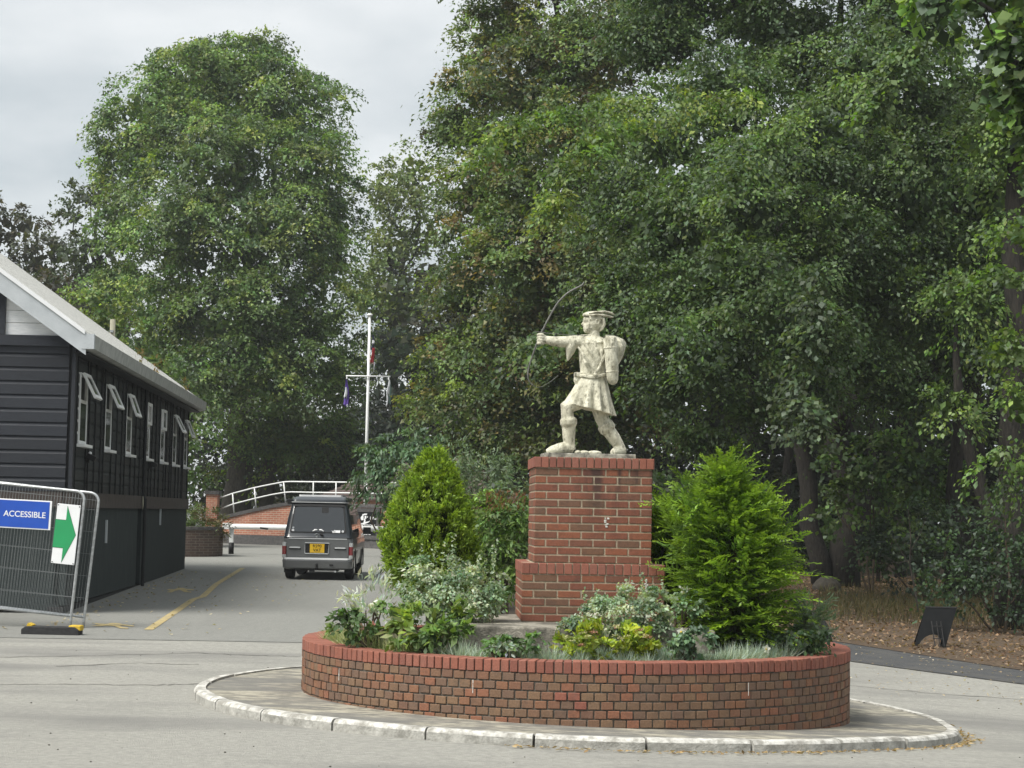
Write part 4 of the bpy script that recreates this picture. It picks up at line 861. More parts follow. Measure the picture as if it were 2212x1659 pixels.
# ------------------------------------------------------------------ barrier
bpp = on(499, 1197); bz = wall_at(0, 0); bar = empty('barrier_gate', 'white barrier arm with black flashes on a short post across the road', 'barrier', bpp); arm_z = at(499, 1137, bpp.y).z - bpp.z
MB().tube([(0, 0, 0), (0, 0, arm_z * .42)], .085, 12).build('post_base', 'van_black', bar, smooth=True)
MB().box((0, 0, arm_z * .72), (.13, .13, arm_z * .62)).build('post', 'white_rail', bar, bevel=.01)
xe = 5.6; MB().tube([(-.25, -.10, arm_z), (xe, -.10, arm_z + .01)], .085, 12).build('arm', 'white_rail', bar, smooth=True)
for x in (1.05, 1.95, 2.9, 4.05): MB().box((x, -.187, arm_z - .045), (.26, .012, .055), Matrix.Rotation(.12, 3, 'Y')).build('black_flash', 'van_black', bar)
MB().box((-.16, -.1, arm_z), (.22, .2, .2)).build('counterweight', 'white_rail', bar, bevel=.02)

# ------------------------------------------------------------------ flagpole
fy = 72.5; ftop = at(795.5, 682, fy); fbx = at(789, 1085, fy).x; fg = gp(fbx, fy); fp = empty('flagpole', 'tall white flagpole with a yardarm and three limp flags', 'flagpole', fg); fh = ftop.z - fg.z
MB().tube([(0, 0, 0), (0, 0, fh * .5), (0, 0, fh)], [.068, .062, .050], 14).build('mast', 'white_rail', fp, smooth=True)
MB().ball((0, 0, fh + .03), (.12, .12, .06), 14, 8).build('truck', 'white_rail', fp, smooth=True)
yz = at(793, 813, fy).z - fg.z; MB().tube([(-.86, -.10, yz + .0), (.86, -.10, yz - .0)], .026, 8).build('yardarm', 'white_rail', fp, smooth=True)
for x in (-.82, .80): MB().tube([(x, -.10, yz), (x, -.10, yz - .12)], .03, 8).build('pulley', 'white_rail', fp)
def limp(x, z0, z1, w0, w1, mat, name, par, y=-.12, ph=0):
    m = MB(); rows = 12; vs = []; cols = 7
    for i in range(rows + 1):
        t = i / rows; ww = w0 + (w1 - w0) * math.sin(min(1, t * 1.25) * math.pi * .5); zc = z0 + (z1 - z0) * t
        for j in range(cols): u = j / (cols - 1) - .5; vs.append((x + u * ww + .03 * math.sin(3 * t + ph), y + .045 * math.sin(j * 2.2 + ph + t), zc + (.06 * math.sin(j * 1.7 + ph) if i == rows else 0)))
    m.add(vs, [(i * cols + j, i * cols + j + 1, (i + 1) * cols + j + 1, (i + 1) * cols + j) for i in range(rows) for j in range(cols - 1)]); return m.build(name, mat, par, smooth=True)
fl = limp(-.84, yz - .15, yz - 1.15, .05, .20, 'flag_purple', 'purple_flag', fp); limp(-.86, yz - .45, yz - .86, .05, .12, 'flag_white', 'white_band', fl, -.18, .5)
fl = limp(.80, yz - .12, yz - .72, .04, .13, 'flag_white', 'white_flag', fp, -.14, 1.); limp(.86, yz - .3, yz - 1.05, .04, .13, 'flag_green', 'green_fold', fl, -.10, 2.); limp(.745, yz - .7, yz - 1.16, .07, .06, 'flag_white', 'lower_fold', fl, -.15, .3)
fl = limp(.13, fh - .75, fh - 1.35, .06, .10, 'flag_navy', 'ensign', fp, 0, .4); limp(.15, fh - 1.25, fh - 1.85, .10, .13, 'flag_red', 'red_fold', fl, -.03, 1.3); limp(.14, fh - .95, fh - 1.1, .08, .10, 'flag_white', 'white_fold', fl, -.05, .2); limp(.19, fh - 1.8, fh - 2.25, .08, .03, 'flag_white', 'white_fold', fl, 0, .9)

# ------------------------------------------------------------------ far round planter
fpn = on(432, 1203); fpl = empty('round_brick_planter', 'low dark brick planter with straggly bushes at the end of the hut', 'planter', gp(-10.2, 57.6)); rr_ = 1.42; hh_ = .80
n = 40; MB().rings([[(r * math.cos(2 * math.pi * i / n), r * math.sin(2 * math.pi * i / n), z) for i in range(n)] for r, z in ((rr_, -.1), (rr_, hh_), (rr_ - .22, hh_), (rr_ - .22, -.1), (rr_, -.1))], cap=False).build('wall', 'brick_dark_courses', fpl)
MB().rings([[(r * math.cos(2 * math.pi * i / n), r * math.sin(2 * math.pi * i / n), z) for i in range(n)] for r, z in ((rr_ + .03, hh_ + .004), (rr_ + .03, hh_ + .09), (rr_ - .25, hh_ + .09), (rr_ - .25, hh_ + .004), (rr_ + .03, hh_ + .004))], cap=False).build('coping', 'engineering', fpl)
MB().tube([(0, 0, .3), (0, 0, hh_ - .05)], rr_ - .21, 24).build('soil', 'soil', fpl)

# ================================================================== CAMPER VAN
vp = (on(628, 1248) + on(752, 1253)) / 2; VY = vp.y - .75
van = empty('camper_van', 'dark grey two-tone camper van with low pop-up roof seen from behind', 'van', gp(vp.x + .02, VY, .008), R(.9))
def rrect(hw, y0, y1, r, z, n=5):
    pts = []
    for cx_, cy_, a0 in ((hw - r, y0 + r, -90), (hw - r, y1 - r, 0), (-hw + r, y1 - r, 90), (-hw + r, y0 + r, 180)):
        for j in range(n + 1): a = R(a0 + 90 * j / n); pts.append((cx_ + r * math.cos(a), cy_ + r * math.sin(a), z))
    return pts
def V(lv): return MB().rings([rrect(hw, y0, y1, r, z) for z, hw, y0, y1, r in lv])
body = V([(.30, .70, .10, 4.40, .12), (.34, .775, .04, 4.50, .14), (.50, .80, .0, 4.56, .14), (.80, .805, .0, 4.56, .14), (.93, .800, .005, 4.52, .14), (.95, .795, .012, 4.5, .14)]).build('body', 'van_grey', van, smooth=False)
up_ = V([(.951, .796, .006, 4.5, .14), (.975, .793, -.004, 4.46, .14), (1.0, .785, .012, 4.40, .14), (1.06, .780, .03, 4.25, .14), (1.09, .775, .045, 4.10, .14), (1.40, .725, .14, 3.70, .13), (1.68, .662, .235, 3.2, .12), (1.74, .645, .27, 3.1, .12), (1.775, .615, .32, 3.0, .12)]).build('upper_body', 'van_dark', van)
for o in (body, up_): smooth(o); o.data.set_sharp_from_angle(angle=R(35))
rf = V([(1.765, .640, .25, 2.95, .12), (1.80, .655, .235, 2.98, .12), (1.84, .650, .25, 2.95, .12), (1.90, .59, .36, 2.8, .12), (1.915, .55, .42, 2.7, .1)]).build('pop_top', 'van_dark', van); smooth(rf); rf.data.set_sharp_from_angle(angle=R(40))
V([(1.772, .662, .222, 2.98, .12), (1.79, .662, .222, 2.98, .12)]).build('roof_seal', 'van_trim', van)
V([(1.905, .50, .46, 1.9, .04), (1.955, .50, .46, 1.9, .04)]).build('roof_panel', 'sign_white', van)
MB().box((-.70, 1.3, 1.79), (.11, 2.0, .11)).build('awning_box', 'van_black', van, bevel=.01)
def rwin(z): return .045 + (z - 1.09) * (.235 - .045) / .59       # rear face of the body at height z
def rear_poly(pts, off, name, mat, par, th=.012):
    return MB().prism([(x, rwin(z) - off, z) for x, z in pts], (0, th, 0)).build(name, mat, par)
def rnd(pts, r=.05, n=4):
    out = []; k = len(pts)
    for i in range(k):
        p = Vector(pts[i]); a = (Vector(pts[i - 1]) - p).normalized(); c = (Vector(pts[(i + 1) % k]) - p).normalized()
        for j in range(n + 1): t = j / n; q = p + a * r * (1 - t) ** 2 + c * r * t ** 2; out.append((q.x, q.y))
    return out
tg_ = rear_poly(rnd([(-.655, 1.075), (.655, 1.075), (.575, 1.70), (-.575, 1.70)], .06), .010, 'window_seal', 'van_black', van)
rear_poly(rnd([(-.625, 1.10), (.625, 1.10), (.548, 1.672), (-.548, 1.672)], .06), .018, 'rear_window', 'glass', van)
for x, z, r in ((-.575, 1.19, .024), (-.58, 1.13, .030), (.565, 1.12, .028)):
    MB().tube([(x, rwin(z) - .024, z), (x, rwin(z) - .017, z)], r, 14).build('sticker', 'sign_white' if r > .025 else 'fascia', tg_)
MB().box((.44, rwin(1.115) - .020, 1.115), (.13, .004, .06), Matrix.Rotation(-.3, 3, 'X')).build('sticker', 'sign_white', tg_)
MB().prism([(.31, rwin(1.1) - .03, 1.145), (.34, rwin(1.1) - .03, 1.12), (.37, rwin(1.1) - .03, 1.15), (.39, rwin(1.1) - .03, 1.15), (.37, rwin(1.1) - .03, 1.08), (.33, rwin(1.1) - .03, 1.085)], (0, .004, 0)).build('sticker', 'sign_white', tg_)
for sg_ in (-1, 1): MB().tube([(.0 + sg_ * .02, rwin(1.13) - .028, 1.15), (sg_ * .07, rwin(1.13) - .028, 1.145), (sg_ * .125, rwin(1.12) - .028, 1.115)], [.012, .022, .012], 8).build('winged_sticker', 'sign_white', tg_)
rear_poly(rnd([(-.60, 1.685), (.60, 1.685), (.58, 1.735), (-.58, 1.735)], .02), .03, 'spoiler', 'van_black', van, .08)
MB().box((.14, rwin(1.62) - .02, 1.60), (.16, .02, .13), Matrix.Rotation(-.3, 3, 'X')).build('brake_lamp', 'van_black', van)
MB().tube([(.05, rwin(1.05) - .03, 1.06), (.12, rwin(1.03) - .04, 1.03)], .022, 8).build('wiper_boss', 'van_black', van)
MB().tube([(-.03 + .036 * math.cos(a), .002, 1.035 + .026 * math.sin(a)) for a in np.linspace(0, 2 * math.pi, 17)], .007, 6).build('emblem', 'chrome', van); MB().box((-.03, .0, .985), (.045, .012, .018)).build('tailgate_lock', 'chrome', van)
# tailgate, number plate in its recess, grab bars
MB().prism([(x, -.006, z) for x, z in rnd([(-.70, .525), (.70, .525), (.705, .93), (-.705, .93)], .03)], (0, .012, 0)).build('tailgate', 'van_grey', van)
nr = MB(); nr.prism([(x, -.014, z) for x, z in rnd([(-.30, .60), (.255, .60), (.27, .845), (-.30, .845)], .04)], (0, .010, 0)); nr.build('plate_recess', 'van_black', van)
MB().tube([(-.29, -.02, .61), (-.29, -.022, .845), (.262, -.022, .845), (.25, -.02, .61)], .010, 6).build('recess_trim', 'van_trim', van); MB().box((-.02, -.022, .605), (.53, .016, .022)).build('recess_sill', 'chrome', van)
npl = MB().box((-.01, -.020, .725), (.335, .008, .205)).build('number_plate', 'plate_yellow', van, bevel=.004)
for s_, z in (('R590', .775), ('VAT', .680)): link('plate_lettering', text_mesh('plate_lettering', s_, .098, 'van_black', .001, .001), npl, (-.01, -.0255, z), (R(90), 0, 0))
for x in (-.52, .52): MB().box((x, -.022, .735), (.25, .03, .032)).build('grab_bar', 'van_trim', van, bevel=.01); MB().box((x, -.012, .712), (.27, .012, .03)).build('grab_recess', 'van_black', van)
for x in (-.765, .765):
    sgx = 1 if x > 0 else -1
    tl = V([(.575, .05, 0, .13, .03), (.77, .05, 0, .13, .03)]); lp = tl.build('tail_lamp', 'lamp_red', van, (x, -.010, .0)); 
    V([(.50, .048, 0, .13, .03), (.574, .05, 0, .13, .03)]).build('reversing_lens', 'lamp_clear', lp); V([(.771, .05, 0, .13, .03), (.86, .046, .005, .13, .03)]).build('indicator_lens', 'lamp_clear', lp)
V([(.24, .72, .02, .6, .12), (.27, .795, -.06, .6, .14), (.44, .81, -.075, .6, .14), (.475, .80, -.06, .6, .14)]).build('bumper', 'van_grey', van, bevel=.012)
V([(.476, .785, -.055, .4, .12), (.505, .780, -.05, .4, .12)]).build('bumper_step', 'van_trim', van); MB().box((0, -.062, .487), (1.40, .03, .042)).build('step_strip', 'sign_white', van)
MB().box((0, -.004, .942), (1.34, .018, .022)).build('crease_highlight', 'van_trim', van, bevel=.006)  # pale trim colour stands in for sky reflected along the tailgate crease
MB().box((.33, -.082, .345), (.09, .01, .04)).build('tow_socket', 'van_black', van)
tw = MB(); tw.box((0, .1, .25), (1.0, .08, .07)); tw.tube([(0, .05, .25), (0, -.1, .25), (0, -.14, .34)], .025, 8); tw.ball((0, -.14, .36), .028, 10, 8); tw.box((-.12, .02, .24), (.12, .1, .1)); tw.build('tow_bar', 'van_black', van)
MB().box((0, 2.2, .30), (1.4, 3.8, .14)).build('underbody', 'van_black', van); MB().tube([(-.38, .05, .22), (-.38, .8, .22)], .11, 10).build('silencer', 'van_black', van); MB().tube([(.42, -.02, .20), (.42, .4, .20)], .025, 8).build('exhaust_pipe', 'chrome', van)
for x in (-.69, .69):
    for y in (.80, 3.62):
        tyre = MB().rings([[(xx, r * math.cos(2 * math.pi * i / 28), r * math.sin(2 * math.pi * i / 28)) for i in range(28)] for xx, r in ((-.105, .20), (-.105, .285), (-.085, .315), (-.03, .325), (.03, .325), (.085, .315), (.105, .285), (.105, .20))]).build('wheel', 'tyre', van, (x, y, .325)); smooth(tyre)
        MB().tube([(.10 * (1 if x > 0 else -1), 0, 0), (.112 * (1 if x > 0 else -1), 0, 0)], .19, 20).build('rim', 'van_trim', tyre)
for x in (-.70, .70): MB().box((x, .40, .28), (.20, .02, .26)).build('mud_flap', 'van_black', van)
for sgx in (-1, 1):
    for y in (.80, 3.62): MB().rings([[(sgx * xx, y + r * math.cos(a), .325 + r * math.sin(a)) for a in np.linspace(-.15, math.pi + .15, 16)] for xx, r in ((.70, .40), (.815, .40), (.815, .335), (.70, .335))], cap=False).build('wheel_arch', 'van_black', van)
    def sx_(z): return sgx * (.775 + (z - 1.09) * (.662 - .775) / .59 + .006)
    for y0, y1, sl in ((.28, 1.42, .10), (1.50, 2.42, 0.), (2.50, 3.28, -.32)):
        MB().prism([(sx_(1.10), y0, 1.10), (sx_(1.10), y1 - sl * (-1 if sl < 0 else 0) + (.3 if sl < 0 else 0), 1.10), (sx_(1.64), y1 + (sl if sl < 0 else 0), 1.64), (sx_(1.64), y0 + (sl if sl > 0 else 0), 1.64)], (-.01 * sgx, 0, 0)).build('side_window', 'glass', van)
    MB().box((sgx * .803, 2.2, .70), (.02, 3.9, .06)).build('side_moulding', 'van_trim', van)
    mr = V([(1.03, .10, 0, .10, .03), (1.20, .09, 0, .10, .03)]).build('door_mirror', 'van_black', van, (sgx * .92, 3.35, 0))
    MB().box((sgx * .80, 1.46, .78), (.012, .03, .04)).build('door_handle', 'van_black', van)
MB().prism([(-.60, 4.03, 1.12), (.60, 4.03, 1.12), (.55, 3.30, 1.66), (-.55, 3.30, 1.66)], (0, .02, .02)).build('windscreen', 'glass', van)

# ================================================================== TREES
G1 = [(0.109, 0.185, 0.048), (0.153, 0.229, 0.052), (0.082, 0.148, 0.048), (0.206, 0.250, 0.055)]          # lime
G2 = [(0.092, 0.146, 0.041), (0.136, 0.192, 0.041), (0.182, 0.173, 0.041), (0.155, 0.109, 0.036), (0.073, 0.113, 0.041)]   # maple turning
G3 = [(0.070, 0.121, 0.037), (0.092, 0.147, 0.042), (0.057, 0.097, 0.037), (0.119, 0.178, 0.044)]          # beech
G4 = [(0.105, 0.185, 0.035), (0.150, 0.229, 0.039), (0.194, 0.246, 0.039)]                                # fresh tips
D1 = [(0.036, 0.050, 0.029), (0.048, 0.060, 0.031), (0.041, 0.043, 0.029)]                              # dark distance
tree('lime_tree', 'tall dense rounded lime tree behind the ramp wall', gp(-12.6, 88), 15., px_lobes([
    (470, 200, 190, 125), (345, 250, 125, 110, -2), (620, 235, 130, 125, -1), (560, 115, 60, 62), (440, 135, 95, 55), (290, 350, 90, 95, -1), (470, 370, 170, 130, -4), (655, 370, 125, 130, -3),
    (275, 480, 85, 100, -2), (415, 520, 130, 130, -5), (560, 520, 140, 135, -5), (700, 520, 92, 135, -2), (255, 620, 95, 75, -2), (370, 660, 110, 110, -5), (520, 680, 130, 125, -6), (665, 680, 110, 130, -4),
    (330, 790, 90, 95, -3), (470, 820, 110, 100, -6), (610, 830, 120, 115, -5), (715, 820, 70, 110, -2), (600, 950, 110, 90, -1), (700, 960, 80, 80)], 88), .62,
    .95, 84, .20, .115, G1, dens=.44, weights=[.32, .3, .23, .15], bark='bark_pale', sub=.42, droop=.75, sv=.34, fill=2.8, dm=2.6, group='trees behind the ramp wall',
    trunks=[(limb_path((-.2, 0, -.2), (.1, 0, 12), 0, 9, .08), [.95, .70, .62, .58, .54, .5, .45, .4, .32, .25]), (limb_path((.9, .3, -.2), (1.9, 0, 10), 0, 9, .1), [.5, .42, .38, .36, .33, .3, .27, .24, .2, .15])])
def bgtree(name, label, X, d, h, lob, tr, s, nl, L, W, cols, **k):
    x = at(X, 1000, d).x; return tree(name, label, gp(x, d), h, px_lobes(lob, d), tr, s, nl, L, W, cols, **k)
bgtree('background_tree', 'dark airy tree at the skyline behind the hut gable', 40, 108, 12, [(20, 500, 110, 75), (90, 560, 100, 70), (-60, 470, 110, 90), (0, 640, 160, 90), (-150, 560, 120, 120)], .4, 1.25, 70, .30, .17, [(.055, .062, .024), (.042, .052, .024), (.07, .06, .026)], dens=.42, group='trees behind the hut')
bgtree('background_tree', 'green tree with ragged spreading left boughs beside the lime tree', 205, 100, 12, [(195, 430, 70, 45), (215, 400, 55, 60), (160, 470, 50, 28), (190, 560, 100, 90), (240, 640, 90, 90), (130, 660, 120, 90), (200, 760, 130, 90)], .4, 1.1, 66, .27, .16, [(.05, .075, .024), (.042, .062, .024), (.065, .08, .024)], dens=.42, group='trees behind the hut')
bgtree('copper_tree', 'dull brown-green rounded tree low behind the hut roof', 110, 80, 7, [(105, 625, 72, 62), (60, 680, 90, 70), (170, 680, 70, 60), (100, 760, 120, 80)], .3, .8, 50, .17, .11, [(.052, .042, .028), (.042, .048, .026), (.06, .05, .03)], dens=.55, group='trees behind the hut')
bgtree('hedge_tree', 'low green tree overhanging the far end of the hut', 200, 66, 6, [(200, 640, 60, 45), (240, 700, 70, 70), (180, 700, 60, 50), (330, 800, 70, 70), (290, 880, 110, 90), (380, 940, 75, 90), (400, 1050, 60, 60), (330, 1000, 90, 80)], .25, .7, 60, .15, .10, G1, dens=.7, fill=3.5, group='trees behind the hut')
bgtree('gap_tree', 'thin sunlit tree with sky showing through between the two big crowns', 850, 112, 14, [(835, 420, 62, 70), (900, 380, 60, 75), (840, 530, 72, 75), (915, 500, 55, 80), (850, 640, 75, 70), (920, 620, 50, 60), (850, 740, 80, 70), (800, 640, 50, 90)], .4, 1.2, 70, .25, .15, [(.14, .19, .04), (.105, .155, .04), (.17, .20, .04)], dens=.62, shrink=.3, fill=2.6, group='trees behind the ramp wall')
bgtree('grey_conifer', 'grey-green conifer standing behind the flagpole', 840, 104, 10, [(840, 760, 62, 70), (850, 870, 85, 90), (800, 900, 70, 90), (860, 960, 110, 80), (770, 990, 90, 70)], .35, 1.0, 80, .30, .09, [(.045, .062, .048), (.038, .052, .042), (.06, .075, .055)], dens=.5, group='trees behind the ramp wall')
bgtree('wall_side_tree', 'yellowish drooping tree above the tiled roof', 740, 90, 7, [(735, 930, 62, 70), (690, 1000, 80, 60), (760, 1000, 60, 50), (610, 1020, 110, 60), (520, 1040, 90, 50)], .25, .8, 50, .19, .12, [(.085, .10, .022), (.055, .075, .022), (.04, .06, .022)], dens=.55, group='trees behind the ramp wall')
# the big maple, centre
tree('maple_tree', 'huge maple with patches of leaves turning brown behind the statue', gp(2.6, 62), 17., px_lobes([
    (1090, 70, 120, 110), (1040, 190, 90, 80, -1), (1150, 200, 130, 120, -3), (985, 290, 80, 70), (1090, 330, 110, 90, -3), (1030, 430, 95, 80, -1), (1150, 430, 120, 110, -4), (1060, 540, 100, 85, -2), (1010, 640, 85, 80, -1), (1150, 590, 130, 110, -5),
    (1000, 760, 100, 90, -1), (1110, 730, 110, 100, -4), (960, 870, 95, 75, 0), (1070, 880, 120, 95, -3), (990, 960, 90, 60, 0), (1260, 120, 160, 140, -2), (1270, 330, 140, 130, -5), (1270, 560, 140, 120, -6), (1230, 780, 130, 110, -5), (1180, 940, 130, 80, -3), (1330, 900, 120, 90, -4),
    (1150, -120, 200, 130), (1350, -200, 260, 170), (1080, 1000, 120, 60, 1), (1320, 740, 130, 110, -4)], 62), .55,
    .76, 84, .155, .10, G2, dens=.44, weights=[.34, .26, .13, .09, .18], sub=.42, droop=.6, sv=.32, fill=3.2, dm=2.7, group='trees at the wood edge')
# beech with long hanging boughs
def arch(pts, d0, d1, nsp, s, nl, L, W, cols):
    """a bough given by pixels: sprays hang along its line"""
    def f(bv):
        P = []; 
        for i in range(nsp):
            t = RNG.random() * (len(pts) - 1); k = min(int(t), len(pts) - 2); u = t - k
            X = pts[k][0] * (1 - u) + pts[k + 1][0] * u; Y = pts[k][1] * (1 - u) + pts[k + 1][1] * u; q = at(X + RNG.normal(0, 9), Y + abs(RNG.normal(0, 16)), d0 + (d1 - d0) * t / (len(pts) - 1) + RNG.normal(0, .35)); P.append(q - bv)
        P = np.array(P); O = RNG.standard_normal((nsp, 3)) * np.array([1, .6, .2]) + np.array([-.5, -.8, .1])
        return sprays(P, nrm(O), s * (1 + .25 * RNG.standard_normal(nsp)).clip(.5, 1.6), nl, L, W, cols, droop=.8, sv=.18)
    return f
def multi(*fs):
    def f(bv):
        r = [g(bv) for g in fs]; return [np.concatenate([q[i] for q in r]) for i in range(6)]
    return f
BT = (9.0, 52.4)
tree('beech_tree', 'great dark beech with long drooping boughs filling the wood edge behind the plinth', gp(*BT), 17., px_lobes([
    (1420, 90, 150, 120), (1560, 210, 160, 130, -3), (1430, 300, 130, 110, -4), (1700, 100, 170, 140), (1750, 320, 160, 150, -3), (1600, 420, 160, 130, -5), (1440, 500, 130, 120, -5), (1900, 160, 170, 160, -2), (1930, 400, 150, 150, -3), (1780, 520, 150, 130, -4), (1600, 610, 150, 120, -6), (1440, 690, 120, 110, -5),
    (1560, 790, 130, 100, -6), (1720, 720, 140, 120, -5), (1900, 620, 150, 130, -3), (1440, 850, 100, 80, -4), (1620, 890, 110, 75, -5), (1860, 790, 130, 90, -3), (2020, 560, 130, 150, -2), (2050, 280, 150, 170), (1750, 860, 90, 70, -4), (1960, 860, 110, 70, -2), (1520, 960, 90, 50, -3), (1335, 430, 120, 130, 0), (1340, 620, 100, 100, 0),
    (1500, -100, 240, 150), (1480, 20, 150, 90, 2), (1640, 40, 150, 90, 2), (1800, -120, 260, 170), (1960, 30, 160, 110, 2), (2080, -120, 240, 200), (2230, 350, 170, 200), (2250, 700, 150, 180), (2080, 760, 110, 110, -1)], 47), .5,
    .66, 60, .105, .062, G3, dens=.42, tri=False, weights=[.3, .27, .25, .18], sub=.42, droop=.85, sv=.32, fill=3.4, dm=2.7, limbs=12, group='trees at the wood edge', inner=.22,
    trunks=[([(p.x - .75, p.y, p.z) for p in limb_path((.55, 0, -.2), (-.9, .2, 9), 0, 9, .15)], [.36, .29, .27, .26, .25, .24, .22, .2, .17, .13]), ([(p.x + .35, p.y, p.z) for p in limb_path((0, .1, -.2), (.5, .2, 12), 0, 9, .15)], [.52, .42, .38, .35, .32, .3, .27, .23, .18, .13])],
    extra=multi(arch([(1640, 195), (1480, 205), (1330, 220), (1200, 240), (1100, 270), (1040, 330)], 38, 36.5, 70, .5, 66, .105, .058, G4 + G3[:1]),
                arch([(1640, 200), (1480, 250), (1330, 270), (1260, 310), (1210, 400), (1190, 480)], 37.5, 36, 70, .5, 66, .105, .058, G4 + G3[1:2]),
                arch([(1860, 150), (1740, 230), (1640, 290), (1570, 360), (1560, 440)], 37.5, 36, 56, .5, 62, .105, .058, G4[:2] + G3),
                arch([(2060, 70), (1960, 110), (1900, 170), (1880, 270)], 36.5, 35.5, 40, .5, 56, .12, .088, G4[:2] + G3),
                arch([(1800, 560), (1690, 600), (1560, 660), (1450, 700)], 37, 36, 44, .5, 62, .105, .058, G4[:1] + G3), arch([(1760, 600), (1740, 720), (1730, 860), (1770, 950)], 36, 35.5, 44, .45, 54, .12, .09, [(.085, .12, .05), (.065, .10, .042)]),
                arch([(1280, 680), (1180, 720), (1100, 760)], 40, 39, 24, .5, 54, .125, .09, G4[:1] + G3)))
# nearer trunk with leaning limb, right
tree('hornbeam_tree', 'rough-barked tree with a leaning second stem beside the black sandwich board', gp(9.75, 36.6), 12., px_lobes([(2180, 760, 90, 80, -8), (2190, 600, 80, 60, -8), (2200, 880, 70, 90, -8), (2160, 990, 60, 40, -7), (2240, 500, 120, 90, -8), (2150, 300, 110, 120), (2260, 200, 140, 160), (2080, 640, 100, 90), (2060, 880, 100, 60), (2230, 1010, 80, 60, -7)], 36.6), .33,
    .48, 74, .092, .056, G4[:2] + G3[:2] + G3[3:], dens=.62, weights=None, tri=False, limbs=0, bark='bark', droop=.8, group='trees at the wood edge',
    trunks=[(limb_path((0, 0, -.2), (.15, 0, 11), 0, 9, .06), [.36, .28, .26, .25, .24, .23, .21, .19, .16, .12]), ([(0, -.05, 1.5), (-.25, -.05, 2.0), (-.55, 0, 2.7), (-.82, 0, 3.6), (-.98, 0, 4.4), (-1.05, 0, 5.3), (-1.05, 0, 6.2)], [.20, .17, .15, .13, .11, .07, .02]), ([(.35, -.1, 0), (.2, -.1, 1.0), (.0, -.05, 2.0)], [.07, .07, .06])])
# overhanging maple boughs, upper right, nearest
nb_ = gp(12.5, 25.5); tree('sycamore_tree', 'nearest sycamore boughs hanging into the top right corner', nb_, 12, px_lobes([(2190, 60, 90, 90), (2120, 20, 70, 50, 1), (2200, 200, 60, 80), (2280, 120, 120, 160), (2060, -30, 110, 40), (2330, -150, 240, 160), (2340, 350, 130, 170)], 24.5), .3,
    .42, 46, .15, .135, [(.13, .22, .035), (.09, .155, .035), (.062, .105, .036), (.05, .085, .036)], dens=.60, weights=[.16, .22, .32, .30], droop=.6, fsz=1.3, fill=3., tri=False, group='trees at the wood edge')
# other trunks in the wood, each its own tree with a thin high crown
wood = [(2062, 1150, 47, .22, 'straight dark trunk between the leaning stem and the double trunk'), (2100, 1190, 50, .42, 'stout dark trunk half hidden behind the leaning stem'), (1945, 1180, 62, .16, 'slim dark trunk beyond the leaf litter'), (1620, 1200, 66, .30, 'dark trunk glimpsed behind the feathery conifer'), (1700, 1190, 74, .24, 'thin far trunk beside the double trunk'), (2195, 1190, 54, .30, 'dark trunk beside the rough-barked tree'), (1330, 1120, 78, .3, 'far trunk hidden behind the plinth'), (1880, 1160, 80, .26, 'far upright trunk deep in the wood')]
for X, Y, d, r, lb in wood:
    x = at(X, Y, d).x; k = F / d
    tree('woodland_tree', lb, gp(x, d), 13, [((x + random.uniform(-1, 1), d + random.uniform(0, 3), 11 + random.uniform(-1, 2)), 4.2, 3.2, 3.4), ((x + random.uniform(-3, 3), d + 1, 7.5), 3.0, 2.2, 1.8)], r, 1.1, 40, .26, .19, G3[:3], dens=.5, limbs=3, group='trees inside the wood', back=.3)
# unseen leaf layer added over the wood to block sky light, one mass
n = 14000; P = np.stack([RNG.uniform(4, 34, n), RNG.uniform(55, 92, n), RNG.uniform(9.5, 15, n)], 1)
tag(leaf_mesh('added_shade_canopy', P, RNG.standard_normal((n, 3)) * [1, 1, .4], np.array([0, 0, 1.]) + RNG.standard_normal((n, 3)) * .5, .7, .5, palette(n, G3, .2), tri=True), 'unseen leaf layer added above the wood to shade it', 'woodland', None, 'stuff')
# far wood: one mass
n = 1700; X = RNG.uniform(880, 2450, n); Y = 560 + 680 * RNG.random(n) ** .7; dd = RNG.uniform(84, 100, n); cen = np.array([at(a, c, e) for a, c, e in zip(X, Y, dd)])
fw = leaf_mesh('distant_wood', *sprays(cen, np.tile([0, -1., .2], (n, 1)), 1.9, 46, .5, .34, D1, droop=.5), mat='leaf_matte', tri=True); tag(fw, 'dark mass of distant woodland', 'woodland', None, 'stuff')
n = 900; X = RNG.uniform(-300, 900, n); Y = np.where(X < 620, RNG.uniform(690, 1130, n), RNG.uniform(900, 1130, n)); dd = RNG.uniform(112, 120, n); cen = np.array([at(a, c, e) for a, c, e in zip(X, Y, dd)])
fw = leaf_mesh('distant_hedge', *sprays(cen, np.tile([0, -1., .2], (n, 1)), 1.8, 42, .46, .32, D1, droop=.5), mat='leaf_matte', tri=True); tag(fw, 'dark mass of distant trees beyond the ramp wall', 'woodland', None, 'stuff')

# ------------------------------------------------------------------ understorey shrubs
def shrub(name, label, base, lobes, s, nl, L, W, cols, mat='leaf', stems=5, group=None, cat='shrub', dens=1.15, **k):
    t = empty(name, label, cat, base, 0, group); bv = Vector(base); m = MB()
    for i in range(stems):
        c = lobes[i % len(lobes)]; e = Vector(c[0]) - bv + Vector((random.uniform(-.5, .5) * c[1], random.uniform(-.5, .5) * c[2], 0)); m.tube(limb_path((random.uniform(-.08, .08), random.uniform(-.08, .08), -.05), e, .08, 5, .3), [.02 * (1 + e.length * .25) * (1 - .15 * q) for q in range(6)], 5)
    so = m.build('stems', 'twig', t); so['kind'] = 'stuff'
    cen, ow = lobe_points(lobes, dens, s, .6, .25); cen -= np.array(bv)
    arr = sprays(cen, ow, s * (1 + .25 * RNG.standard_normal(len(cen))).clip(.5, 1.6), nl, L, W, cols, **k)
    leaf_mesh('foliage', *arr, mat=mat, parent=t); return t
